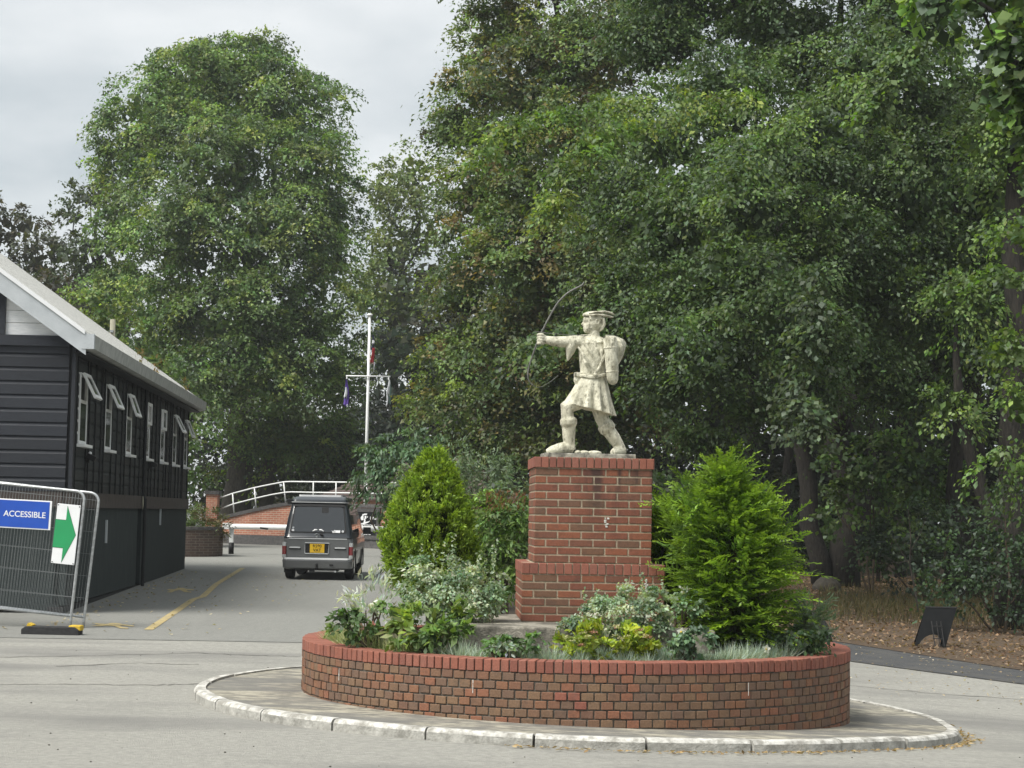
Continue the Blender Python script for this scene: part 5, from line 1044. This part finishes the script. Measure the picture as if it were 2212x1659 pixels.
def sh_px(name, label, X, d, lob, *a, **k):
    x = at(X, 1200, d).x; z = k.pop('z', None); b = gp(x, d) if z is None else Vector((x, d, z)); return shrub(name, label, b, px_lobes(lob, d, .8), *a, **k)
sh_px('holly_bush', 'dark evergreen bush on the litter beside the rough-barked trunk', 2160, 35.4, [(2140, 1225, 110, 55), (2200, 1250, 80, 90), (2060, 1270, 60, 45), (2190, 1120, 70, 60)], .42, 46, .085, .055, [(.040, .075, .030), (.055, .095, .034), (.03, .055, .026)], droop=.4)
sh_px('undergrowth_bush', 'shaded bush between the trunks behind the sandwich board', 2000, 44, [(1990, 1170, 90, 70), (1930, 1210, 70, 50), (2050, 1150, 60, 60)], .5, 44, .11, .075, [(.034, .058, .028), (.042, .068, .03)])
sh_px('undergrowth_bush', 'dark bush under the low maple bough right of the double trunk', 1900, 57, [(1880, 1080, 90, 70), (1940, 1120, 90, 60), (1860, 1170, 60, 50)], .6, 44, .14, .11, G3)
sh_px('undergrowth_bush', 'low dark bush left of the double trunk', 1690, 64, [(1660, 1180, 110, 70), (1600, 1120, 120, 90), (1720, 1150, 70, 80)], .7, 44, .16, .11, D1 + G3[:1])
sh_px('low_bough', 'low leafy maple bough hanging in front of the double trunk', 1880, 48, [(1860, 1010, 80, 45), (1930, 980, 90, 60), (1800, 1080, 40, 30), (1990, 1030, 80, 60)], .5, 44, .13, .115, G3 + G4[:1], stems=3, cat='branch')
# behind the planter
sh_px('sumac_bush', 'big blue-green leafy bush overhanging the road beyond the planter', 845, 40, [(850, 975, 62, 28), (805, 1005, 30, 36), (880, 1020, 60, 60), (808, 1045, 26, 26), (885, 1090, 36, 50), (900, 965, 45, 30)], .36, 60, .14, .045, [(.10, .17, .085), (.125, .20, .095), (.075, .13, .07)], droop=.9)
sh_px('hanging_shrub', 'pale green twiggy shrub falling beside the golden cone conifer', 890, 33, [(900, 1060, 45, 50), (880, 1130, 26, 50), (868, 1190, 20, 40), (930, 1030, 50, 45)], .30, 60, .075, .03, [(.14, .20, .075), (.11, .165, .065), (.18, .23, .10)], droop=.7)
sh_px('buddleia_bush', 'grey-green buddleia with upright pale spires behind the cone conifer', 1040, 34, [(1040, 1050, 75, 60), (990, 1010, 50, 45), (1100, 1060, 50, 50), (1060, 1120, 80, 70)], .36, 46, .10, .028, [(.13, .19, .095), (.11, .16, .08), (.17, .22, .125)], up=.4, droop=.3)
sh_px('spirea_bush', 'leafy green bush with rusty dead flower heads left of the plinth', 1085, 23.5, [(1085, 1150, 60, 70), (1050, 1190, 55, 60), (1110, 1210, 45, 60), (1110, 1110, 35, 40), (1060, 1120, 40, 40), (1130, 1160, 30, 60)], .24, 80, .085, .028, [(.12, .20, .045), (.095, .16, .042), (.15, .23, .05)], droop=.45)
m_n = 260; P = np.array([at(RNG.uniform(1050, 1135), RNG.uniform(1060, 1105) - 0, 23.2 + RNG.normal(0, .15)) for _ in range(m_n)]); fh_ = leaf_mesh('dead_flowers', P - np.array(bpy.data.objects['spirea_bush'].location), np.tile([.4, 0, 1.], (m_n, 1)) + RNG.standard_normal((m_n, 3)) * .3, RNG.standard_normal((m_n, 3)), .06, .016, palette(m_n, [(.16, .06, .03), (.12, .055, .03), (.10, .10, .03)]), 'leaf_matte', bpy.data.objects['spirea_bush']); fh_['kind'] = 'stuff'
# upright spires of the buddleia
bd = bpy.data.objects['buddleia_bush']; P, A, Nn, Cc = [], [], [], []
for i in range(34):
    X = RNG.uniform(955, 1125); Y = RNG.uniform(985, 1040) if X < 1080 else RNG.uniform(990, 1060); top = at(X, Y - RNG.uniform(5, 28), 33.8); bot = at(X - RNG.uniform(4, 14), Y + 50, 34)
    for j in range(46): t = RNG.random(); P.append(bot.lerp(top, t) + Vector(RNG.normal(0, .025, 3)) - bd.location); A.append(Vector((RNG.normal(0, .8), RNG.normal(0, .5), .7))); 
n = len(P); leaf_mesh('spires', np.array(P), np.array(A), RNG.standard_normal((n, 3)), .085, .022, palette(n, [(.18, .25, .15), (.14, .20, .115), (.22, .28, .18)]), 'leaf_matte', bd)
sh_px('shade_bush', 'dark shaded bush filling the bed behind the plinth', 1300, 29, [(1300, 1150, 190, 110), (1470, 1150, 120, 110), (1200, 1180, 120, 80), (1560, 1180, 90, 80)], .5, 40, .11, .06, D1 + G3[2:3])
sh_px('far_planter_bush', 'brownish straggly bush in the far dark brick planter', 440, 57.4, [(425, 1135, 26, 26), (455, 1140, 28, 22), (475, 1125, 12, 22)], .3, 50, .10, .03, [(.10, .10, .035), (.075, .11, .035), (.13, .09, .04)], z=.8, up=.3, droop=.2)
sh_px('far_planter_bush', 'fresh green bush in the far dark brick planter against the hut', 415, 57.8, [(412, 1130, 22, 28), (430, 1150, 20, 16)], .3, 50, .10, .035, [(.10, .15, .04), (.08, .12, .035)], z=.8, droop=.3)

# ================================================================== PLANTS IN THE PLANTER
def bed(x, y): r = math.hypot(x - PC.x, y - PC.y); return Vector((x, y, soil_z(r) - .02))
def bedpx(X, d): return bed(at(X, 1380, d).x, d)
def cone_conifer(name, label, X, d, prof, n, cols, L, W, frond=False, lean=0.):
    """dense conifer: prof = [(row, half width px)] in the photo at distance d"""
    base = bedpx(X, d); t = empty(name, label, 'conifer', base); k = d / F
    zs = np.array([at(X, q[0], d).z for q in prof]); rs = np.array([q[1] * k for q in prof]); xs = np.array([at(q[2] if len(q) > 2 else X, q[0], d).x for q in prof]); o = np.argsort(zs); zs, rs, xs = zs[o], rs[o], xs[o]
    ht = zs[-1] - base.z; MB().tube([(0, 0, -.05), (0, 0, ht * .5), (0, 0, ht * .9)], [.06, .045, .015], 8).build('trunk', 'twig', t)
    return t, base, zs, rs, xs
t, base, zs, rs, xs = cone_conifer('golden_cone_conifer', 'smooth cone-shaped golden green conifer in the planter bed', 930, 20.05, [(986, 3, 938), (1000, 12, 938), (1018, 26, 937), (1045, 44, 936), (1080, 63, 932), (1120, 82, 928), (1160, 94, 928), (1200, 98, 930), (1240, 92, 932), (1280, 72, 932), (1310, 45, 932)], 0, None, 0, 0)
nt_ = 1500; h_ = zs[0] + (zs[-1] - zs[0]) * RNG.random(nt_) ** 1.25; a = RNG.uniform(0, 2 * np.pi, nt_); rr0 = np.interp(h_, zs, rs) * (1 + .045 * RNG.standard_normal(nt_)) * (1 + .05 * np.sin(a * 5 + h_ * 7)); cx0 = np.interp(h_, zs, xs)
od = np.stack([np.cos(a), np.sin(a), np.zeros(nt_)], 1); cen = np.stack([cx0, np.full(nt_, 20.05), h_], 1) + od * (rr0 * .9)[:, None] - np.array(base)
m_ = 26; idx = np.repeat(np.arange(nt_), m_); n = len(idx); u = RNG.random(n)
twd = nrm(od * .55 + np.array([0, 0, .85]) + RNG.standard_normal((nt_, 3)) * .28)[idx]
P = cen[idx] + twd * (u * .13)[:, None] + RNG.standard_normal((n, 3)) * .018; A = twd + RNG.standard_normal((n, 3)) * .5; cc = (palette(nt_, [(.20, .30, .026), (.25, .345, .03), (.155, .245, .026), (.12, .20, .026)], .13) * (1 + .12 * RNG.standard_normal((nt_, 1))))[idx] * (.85 + .35 * u)[:, None]
leaf_mesh('foliage', P, A, od[idx] + RNG.standard_normal((n, 3)) * .7, .050, .016, cc, 'needle', t)
# inner filling so that no light shows through
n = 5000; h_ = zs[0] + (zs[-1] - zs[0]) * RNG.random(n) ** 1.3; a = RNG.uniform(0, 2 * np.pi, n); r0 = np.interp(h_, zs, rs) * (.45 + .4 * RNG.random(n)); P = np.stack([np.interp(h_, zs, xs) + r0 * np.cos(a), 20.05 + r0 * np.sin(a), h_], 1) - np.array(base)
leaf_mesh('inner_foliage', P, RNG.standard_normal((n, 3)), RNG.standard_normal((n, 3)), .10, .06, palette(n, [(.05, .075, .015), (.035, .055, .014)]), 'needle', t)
def feathery(name, label, X, d, prof, nf, cols, fl=.34, w=None, tip=(.26, .36, .04), peaks=()):
    t, base, zs, rs, xs = cone_conifer(name, label, X, d, prof, 0, None, 0, 0)
    h_ = zs[0] + (zs[-1] - zs[0]) * RNG.random(nf) ** 1.05; a = RNG.uniform(0, 2 * np.pi, nf); od = np.stack([np.cos(a), np.sin(a), np.zeros(nf)], 1)
    r0 = np.interp(h_, zs, rs); cen = np.stack([np.interp(h_, zs, xs), np.full(nf, d), h_], 1) + od * (r0 * (.42 + .42 * RNG.random(nf)) * (1 + .13 * np.sin(3 * a + 5 * h_) + .08 * np.sin(7 * a - 4 * h_)))[:, None] - np.array(base)
    for pX, pY, pr, k0, k1 in peaks: q = at(pX, pY, d); m0 = k1 - k0; cen[k0:k1] = np.array(q) - np.array(base) + RNG.standard_normal((m0, 3)) * np.array([pr, pr, pr * 1.6]) * d / F; od[k0:k1] *= .35
    up_ = np.interp(h_, zs, np.linspace(.25, 1.0, len(zs))); fd = nrm(od + np.array([0, 0, 1.]) * up_[:, None] + RNG.standard_normal((nf, 3)) * .18)
    ln = fl * (1 + .25 * RNG.standard_normal(nf)).clip(.4, 1.7) * np.interp(h_, zs, np.linspace(1.1, .75, len(zs)))
    sd_ = nrm(np.cross(fd, np.array([0, 0, 1.]))) ; sd_ = nrm(sd_ + RNG.standard_normal((nf, 3)) * .35)
    m_ = 30; idx = np.repeat(np.arange(nf), m_); n = len(idx); u = np.tile(np.linspace(.05, 1, m_), nf); sg = np.tile(np.where(np.arange(m_) % 2, 1., -1.), nf)
    pos = cen[idx] + fd[idx] * (u * ln[idx])[:, None]; pos[:, 2] -= (u ** 2.2) * ln[idx] * .22
    sub = fd[idx] * .75 + sd_[idx] * (sg * .75)[:, None] + RNG.standard_normal((n, 3)) * .18; sub[:, 2] -= u * .3; sl = (.085 * (1.15 - .75 * u)) * (ln[idx] / fl)
    P = pos + nrm(sub) * (sl * .5)[:, None]
    fc = palette(nf, cols, .16, w) * (1 + .12 * RNG.standard_normal((nf, 1))); cc = fc[idx] * (1 - .45 * (u ** 2)[:, None]) + np.array(tip) * (.45 * (u ** 2))[:, None]
    leaf_mesh('foliage', P, sub, np.cross(fd, sd_)[idx] + RNG.standard_normal((n, 3)) * .25, sl, .019, cc * (1 + .1 * RNG.standard_normal((n, 1))), 'needle', t)
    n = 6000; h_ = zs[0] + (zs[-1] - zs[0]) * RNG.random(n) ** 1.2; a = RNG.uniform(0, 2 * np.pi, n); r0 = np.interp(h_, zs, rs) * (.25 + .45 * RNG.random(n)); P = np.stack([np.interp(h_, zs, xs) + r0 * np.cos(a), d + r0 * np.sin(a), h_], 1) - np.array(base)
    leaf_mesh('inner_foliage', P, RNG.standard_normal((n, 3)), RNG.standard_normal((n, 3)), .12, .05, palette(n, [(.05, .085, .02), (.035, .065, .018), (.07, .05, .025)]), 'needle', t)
LC = [(.150, .270, .032), (.11, .205, .032), (.20, .33, .032), (.075, .15, .030)]
feathery('feathery_conifer', 'large feathery bright green conifer right of the plinth', 1590, 17.55, [(1050, 4, 1566), (1078, 11, 1567), (1108, 26, 1570), (1140, 46, 1576), (1175, 66, 1584), (1215, 76, 1588), (1260, 78, 1590), (1300, 75, 1592), (1345, 68, 1596), (1392, 44, 1598)], 1350, LC, .40, peaks=((1505, 1120, 20, 0, 60), (1625, 1105, 12, 60, 105), (1567, 1045, 5, 105, 165), (1490, 1170, 20, 165, 205), (1660, 1150, 16, 205, 245)))
feathery('small_feathery_conifer', 'smaller feathery conifer tucked between the plinth and the large one', 1465, 19.1, [(1090, 8, 1472), (1120, 28, 1464), (1165, 46, 1456), (1220, 50, 1455), (1270, 40, 1462), (1310, 24, 1468)], 620, LC, .32)

def mound(name, label, X, d, lob, cols, L, W, nl=46, s=.14, dens=.8, weights=None, cat='shrub', shoots=0, shoot_h=.3, **k):
    base = bedpx(X, d); t = shrub(name, label, base, px_lobes(lob, d, .8), s, nl, L, W, cols, cat=cat, dens=dens, weights=weights, **k)
    if shoots:
        P, A = [], []
        for i in range(shoots):
            c = random.choice(lob); x = c[0] + random.uniform(-.8, .8) * c[2]; p0 = at(x, c[1] - c[3] * .6, d + random.uniform(-.2, .2)); hgt = shoot_h * random.uniform(.4, 1.2); ln = Vector((random.uniform(-.15, .15), 0, 1))
            for j in range(int(30 * hgt / .3)): P.append(p0 + ln * hgt * random.random() + Vector(RNG.normal(0, .012, 3)) - base); A.append(Vector((random.uniform(-1, 1), random.uniform(-1, 1), .5)))
        n = len(P); leaf_mesh('shoots', np.array(P), np.array(A), RNG.standard_normal((n, 3)), L, W, palette(n, cols, .15, weights), parent=t)['kind'] = 'stuff'
    return t
EU = [(.56, .60, .47), (.20, .29, .17), (.13, .21, .12), (.38, .46, .34)] #[(0.413, 0.450, 0.288), (0.125, 0.206, 0.088), (0.081, 0.144, 0.075), (0.275, 0.338, 0.200)]
mound('variegated_euonymus', 'spreading cream and green variegated euonymus left of the plinth', 970, 17.6, [(960, 1265, 70, 48), (915, 1270, 42, 40), (1020, 1275, 50, 42), (985, 1300, 70, 38), (1050, 1255, 30, 20)], EU, .034, .021, 100, .13, 1.1, [.26, .28, .26, .20], shoots=15, shoot_h=.30, sv=.08, jit=.12)
mound('variegated_euonymus', 'pale variegated euonymus against the front of the plinth', 1330, 16.9, [(1340, 1320, 62, 40), (1290, 1345, 50, 32), (1390, 1325, 44, 40), (1400, 1360, 40, 26), (1425, 1290, 14, 24)], EU, .034, .021, 100, .12, 1.1, [.28, .27, .23, .22], shoots=12, shoot_h=.22, sv=.08, jit=.12)
mound('variegated_euonymus', 'small dark variegated sprig beside the feathery conifer', 1470, 17.3, [(1468, 1315, 26, 20), (1490, 1300, 20, 18)], EU, .036, .023, 50, .10, .9, [.15, .3, .35, .2])
# sedum: yellow-green fleshy leaves under flat pinkish heads
sd_t = mound('sedum_clump', 'yellow-green sedum with flat pink and cream flower heads', 1310, 16.45, [(1320, 1390, 72, 30), (1265, 1392, 44, 24), (1375, 1395, 36, 22)], [(.26, .33, .025), (.32, .38, .03), (.19, .27, .03)], .060, .026, 46, .10, 1.0, up=.3, droop=.1, cat='plant')
hp, hc = [], []
for i in range(34):
    X = random.uniform(1220, 1410); Y = 1352 + 18 * abs((X - 1315) / 95) ** 1.5 + random.uniform(-3, 34); c = at(X, Y, 16.3 + random.uniform(-.1, .3)); col = random.choice([(.46, .28, .20), (.42, .22, .17), (.46, .46, .24), (.38, .42, .20), (.50, .45, .28)])
    for j in range(26): r = .035 * math.sqrt(random.random()); q = random.uniform(0, 6.28); hp.append(c + Vector((r * math.cos(q), r * math.sin(q), random.gauss(0, .006) - r * r * 4)) - sd_t.location); hc.append(col)
n = len(hp); leaf_mesh('flower_heads', np.array(hp), RNG.standard_normal((n, 3)) * [1, 1, .3], np.array([0, 0, 1.]) + RNG.standard_normal((n, 3)) * .4, .018, .015, np.array(hc) * (1 + .15 * RNG.standard_normal((n, 1))), 'leaf_matte', sd_t)['kind'] = 'stuff'
mound('silver_senecio', 'silvery white felted senecio at the left edge of the bed', 805, 17.9, [(800, 1300, 26, 24), (825, 1320, 22, 18), (785, 1318, 18, 14)], [(.52, .57, .55), (.42, .47, .45), (.60, .64, .62)], .085, .022, 34, .16, .7, up=.3, droop=-.2, cat='plant', sv=.06)
mound('hellebore_clump', 'broad-leaved green hellebore in front of the euonymus', 930, 16.75, [(920, 1355, 62, 26), (970, 1350, 34, 26), (880, 1370, 34, 18), (940, 1380, 50, 16)], [(.13, .21, .055), (.19, .28, .07), (.09, .16, .045), (.26, .34, .06)], .10, .042, 34, .15, .75, [.36, .28, .24, .12], cat='plant', droop=.3)
mound('geranium_clump', 'low mid-green leafy plant below the silver senecio', 790, 17.2, [(780, 1345, 40, 16), (840, 1340, 36, 20), (745, 1350, 24, 12)], [(.085, .15, .04), (.12, .19, .05), (.06, .11, .035)], .055, .035, 40, .12, .9, cat='plant')
mound('lupin_seedling', 'small bright green leafy tuft in front of the slab', 1130, 16.35, [(1135, 1390, 34, 16), (1085, 1395, 26, 12)], [(.12, .22, .06), (.09, .17, .05)], .05, .026, 36, .10, .9, cat='plant')
mound('rose_bush', 'blue-green low rose leaves below the single white flower', 1500, 16.45, [(1495, 1385, 34, 22), (1480, 1400, 28, 14)], [(.12, .20, .11), (.085, .15, .08), (.15, .24, .13)], .05, .034, 40, .10, .9, cat='plant')
mound('anemone_clump', 'dark leafy clump with white flowers under the feathery conifer', 1690, 17.3, [(1690, 1385, 50, 22), (1640, 1395, 36, 14), (1740, 1375, 36, 28)], [(.05, .09, .035), (.07, .12, .045), (.04, .07, .03)], .05, .028, 40, .11, .9, cat='plant')
mound('wormwood_bush', 'wispy grey-green upright plant at the right end of the bed', 1745, 17.9, [(1745, 1330, 28, 44), (1725, 1350, 26, 34), (1762, 1360, 18, 30)], [(.10, .15, .085), (.075, .12, .065), (.13, .18, .11)], .085, .012, 60, .16, 1.0, up=.2, droop=-.25, cat='plant')
mound('lambs_ear', 'small pale woolly leaves at the slab corner', 1072, 16.3, [(1075, 1398, 26, 8)], [(.38, .45, .38), (.30, .38, .31)], .055, .025, 30, .08, .9, cat='plant')
# fescue tufts round the rim
def tuft(base, r, h, cols, n=170):
    a = RNG.uniform(0, 2 * np.pi, n); e = RNG.uniform(.5, 1.45, n); d = np.stack([np.cos(a) * np.cos(e), np.sin(a) * np.cos(e), np.sin(e)], 1); L = h * RNG.uniform(.6, 1.2, n); p0 = RNG.normal(0, r * .3, (n, 3)) * [1, 1, 0]
    return p0 + d * (L / 2)[:, None], d, RNG.standard_normal((n, 3)), L, np.full(n, .007), palette(n, cols, .15)
FC = [(.36, .46, .40), (.44, .53, .46), (.28, .37, .31), (.48, .53, .42)]; FG = [(.36, .40, .20), (.28, .36, .17), (.46, .46, .26)]
for i in range(58):
    ang = cam_az + R(-82 + 164 * (i + random.uniform(-.3, .3)) / 57); r = RW - .35 + random.uniform(-.10, .04); b_ = bed(PC.x + r * math.cos(ang), PC.y + r * math.sin(ang)); green = ang < cam_az - R(38)
    tt = empty('fescue_tuft', 'tuft of dry greenish grass at the left rim of the bed' if green else 'low tuft of blue fescue grass along the front rim of the bed', 'grass tuft', b_, 0, 'dry grass tufts along the left rim' if green else 'blue fescue tufts edging the bed')
    leaf_mesh('blades', *tuft(b_, .11, (.19 if not green else .23) * random.uniform(.75, 1.2), FG if green else FC), mat='leaf_matte', parent=tt)['kind'] = 'stuff'
# flowers
def flower(label, X, Y, d, col, r, name='white_flower', np_=5):
    c = at(X, Y, d); t = empty(name, label, 'flower', c); b_ = bed(c.x, c.y)
    MB().tube([(0, 0, -.01), (.01, .02, (b_.z - c.z) * .5), (0, .03, b_.z - c.z)], .004, 5).build('stalk', 'stalk', t)
    for i in range(np_):
        a = 2 * math.pi * i / np_ + random.random() * .3; p = np.array([[r * .5 * math.cos(a), -.012, r * .5 * math.sin(a)]]); leaf_mesh('petal', p, np.array([[math.cos(a), -.25, math.sin(a)]]), np.array([[0, -1., .15]]), r * 1.15, r * .85, np.array([col]), 'leaf_matte', t)
    MB().ball((0, -.018, 0), r * .22, 8, 6).build('centre', 'yellow', t)
pm('stalk', (.10, .16, .05), None, 10.)
for X, Y, d, lb in ((1471, 1365, 16.4, 'single large white flower on the rose leaves right of the sedum'), (1687, 1372, 17.25, 'white flower above the dark clump, the taller of two'), (1720, 1378, 17.35, 'white flower above the dark clump, the lower of two'), (1655, 1402, 17.0, 'white flower lying low over the coping below the dark clump')): flower(lb, X, Y, d, (.80, .80, .76), .040)
for X, Y, d, lb in ((802, 1350, 17.3, 'larger pink rose head at the left of the bed'), (778, 1354, 17.35, 'smaller pale pink rose head at the left of the bed')): flower(lb, X, Y, d, (.72, .30, .29) if X > 790 else (.70, .48, .44), .042, 'pink_flower', 6)
# dry grass clump between the tall shrubs
# ------------------------------------------------------------------ wood floor: litter, dry grass, sapling, boulder, sandwich board
n = 52000; x = RNG.uniform(4, 24, n); y = RNG.uniform(21, 62, n) ; keep = np.array([(yy > 31.4 - 1.0 * (xx - 5.2) * 1.6 + RNG.normal(0, .25)) and yy > 33.6 - 1.55 * (xx - 4.0) + RNG.normal(0, .2) for xx, yy in zip(x, y)]); x, y = x[keep], y[keep]; n = len(x)
P = np.array([gp(a, c, .03 + abs(RNG.normal(0, .02))) for a, c in zip(x, y)]); N_ = np.array([0, 0, 1.]) + RNG.standard_normal((n, 3)) * .6
tag(leaf_mesh('leaf_litter', P, RNG.standard_normal((n, 3)) * [1, 1, .35], N_, .085 * RNG.uniform(.6, 1.4, n), .045, palette(n, [(.20, .125, .075), (.27, .18, .11), (.12, .072, .045), (.08, .05, .035), (.36, .26, .17)], .2), 'leaf_matte', tri=True), 'brown fallen leaves covering the woodland floor', 'leaf litter', None, 'stuff')
n = 5200; X = RNG.uniform(1770, 2212, n); Y = RNG.normal(1305, 20, n).clip(1262, 1345) + (X - 1770) * .05; P, A = [], []
for a, c in zip(X, Y): q = on(a, c); hh2 = RNG.uniform(.12, .38); P.append(q + Vector((0, 0, hh2 * .45))); A.append((RNG.normal(0, .3), RNG.normal(0, .3), 1.))
tag(leaf_mesh('dry_grass', np.array(P), np.array(A), RNG.standard_normal((n, 3)), RNG.uniform(.15, .42, n), .012, palette(n, [(.12, .10, .048), (.16, .13, .062), (.075, .08, .038)], .2), 'leaf_matte'), 'straw-coloured dry grass behind the leaf litter', 'grass', None, 'stuff')
n = 700; a = RNG.uniform(-1.75, .95, n); r = RK + .05 + abs(RNG.normal(0, .07, n)); P = np.array([gp(PC.x + rr * math.cos(q), PC.y + rr * math.sin(q), .014) for q, rr in zip(a, r)])
tag(leaf_mesh('kerb_litter', P, RNG.standard_normal((n, 3)) * [1, 1, .2], np.array([0, 0, 1.]) + RNG.standard_normal((n, 3)) * .3, .05 * RNG.uniform(.5, 1.4, n), .025, palette(n, [(.34, .24, .12), (.42, .32, .18), (.22, .15, .08)], .2), 'leaf_matte'), 'dry brown leaf scraps gathered along the white kerb', 'leaf litter', None, 'stuff')
n = 700; P = np.array([gp(RNG.uniform(4.4, 11), RNG.uniform(22, 32), .022) for _ in range(n)]); tag(leaf_mesh('path_litter', P, RNG.standard_normal((n, 3)) * [1, 1, .2], np.array([0, 0, 1.]) + RNG.standard_normal((n, 3)) * .3, .055 * RNG.uniform(.4, 1.3, n), .028, palette(n, [(.40, .33, .24), (.50, .44, .34), (.28, .2, .12)], .2), 'leaf_matte'), 'pale leaf scraps strewn on the dark footpath', 'leaf litter', None, 'stuff')
n = 300; P = np.array([gp(RNG.uniform(-7.3, -4.0), RNG.uniform(26, 46), .02) for _ in range(n)]); P[:150, 0] = -6.9 - (P[:150, 1] - 30) * .0655 + abs(RNG.normal(0, .18, 150)); tag(leaf_mesh('road_litter', P, RNG.standard_normal((n, 3)) * [1, 1, .2], np.array([0, 0, 1.]) + RNG.standard_normal((n, 3)) * .3, .07, .04, palette(n, [(.35, .28, .18), (.45, .4, .3)], .2), 'leaf_matte'), 'scattered leaf scraps along the foot of the hut wall', 'leaf litter', None, 'stuff')
# small pebbles and chips on the forecourt
gq = MB()
for i in range(90):
    q = on(random.uniform(0, 2212), random.uniform(1400, 1659)); r = random.uniform(.004, .010)
    if (q.to_2d() - PC).length < RK + .1: continue
    gq.ball(q + Vector((0, 0, r * .4)), (r, r, r * .6), 6, 4)
tag(gq.build('grit', 'stone_grey'), 'scattered grit and stone chips on the pale forecourt', 'grit', None, 'stuff')
bl = on(1785, 1278); bt_ = empty('boulder', 'rounded grey boulder in front of the double trunk', 'boulder', bl); m = MB(); m.ball((0, 0, .10), (.42, .36, .26), 14, 9); 
for i, v in enumerate(m.v): k_ = 1 + .12 * math.sin(v[0] * 7 + v[2] * 5) + random.uniform(-.04, .04); m.v[i] = (v[0] * k_, v[1] * k_, v[2] * k_)
m.build('stone', 'stone_grey', bt_, smooth=True)
bt_ = empty('verge_stone', 'dark rounded stone at the path edge just beyond the right end of the planter', 'stone', gp(4.95, 30.6)); m = MB(); m.ball((0, 0, .14), (.36, .32, .36), 14, 9)
for i, q in enumerate(m.v): k_ = 1 + .14 * math.sin(q[0] * 9 + q[2] * 6) + random.uniform(-.05, .05); m.v[i] = (q[0] * k_, q[1] * k_, q[2] * k_)
m.build('stone', 'tyre', bt_, smooth=True)
sp_ = on(1980, 1330); st = empty('sapling', 'thin bare sapling rising from the dry grass', 'sapling', on(1985, 1333)); m = MB(); k_ = st.location.y / F
m.tube([(0, 0, 0), (-8 * k_, 0, 55 * k_), (-20 * k_, 0, 110 * k_), (-18 * k_, 0, 170 * k_), (-24 * k_, 0, 230 * k_)], [.022, .02, .016, .012, .006], 6); m.build('stem', 'bark_pale', st)
for q in (((-20, 110), (-45, 150), (-60, 175)), ((-19, 140), (5, 185), (15, 215)), ((-20, 120), (-50, 115), (-75, 130))): MB().tube([(a * k_, 0, c * k_) for a, c in q], [.010, .007, .003], 5).build('twig', 'bark_pale', st)
# sandwich board seen from behind
sl = on(1972, 1396); sr = on(2040, 1392); sbd = empty('sandwich_board', 'black folding sandwich board with arched foot on the leaf litter', 'sign', gp(sl.x + .27, sl.y, .02), R(-8)); kk = sl.y / F; W_ = .50; H_ = .63
def pan(sgn, name):
    m = MB(); pts = [(-W_ / 2, 0), (-W_ / 2 + .06, 0)] + [(.0 + (W_ / 2 - .06) * -math.cos(a), .20 * math.sin(a)) for a in np.linspace(.1, math.pi - .1, 9)] + [(W_ / 2 - .06, 0), (W_ / 2, 0), (W_ / 2, H_), (-W_ / 2, H_)]
    sh = .19; m.prism([(x + sh * z / H_, sgn * .16 * (1 - z / H_), z) for x, z in pts], (0, .022 * sgn, 0)); return m.build(name, 'black_board', sbd)
pan(-1, 'front_panel'); pan(1, 'rear_panel')
MB().box((.19, 0, H_ + .012), (W_ + .02, .06, .022)).build('top_hinge', 'rubber', sbd)
for x in (.02, .10, .17): MB().tube([(x, -.17, .42), (x + .05, -.30, .02)], .009, 6).build('strut', 'rubber', sbd)
for z in (.14, .34): MB().box((.115, -.19 - (.42 - z) * .30, z), (.16, .015, .015)).build('cross_strut', 'rubber', sbd)
nt2 = at(1918, 1177, 60); mk = empty('marker_tag', 'small white tag on a stake deep in the wood', 'tag', gp(nt2.x, 60)); MB().box((0, 0, nt2.z - mk.location.z), (.22, .02, .10)).build('tag', 'sign_white', mk); MB().tube([(0, .03, 0), (0, .03, nt2.z - mk.location.z)], .02, 6).build('stake', 'twig', mk)

# ------------------------------------------------------------------ summer haze
hm = bpy.data.materials.new('haze_air'); hm.use_nodes = True; t_ = hm.node_tree; t_.nodes.clear(); ho = nd(t_, 'ShaderNodeOutputMaterial'); pv = nd(t_, 'ShaderNodeVolumePrincipled')
pv.inputs['Color'].default_value = (.93, .97, 1.0, 1); pv.inputs['Density'].default_value = .00042; pv.inputs['Anisotropy'].default_value = .2; t_.links.new(pv.outputs[0], ho.inputs['Volume']); MATS['haze_air'] = hm
hz = MB().box((0, 60, 13.5), (2400, 2400, 33)).build('haze', 'haze_air'); tag(hz, 'thin pale summer haze in the air', 'haze', None, 'stuff')
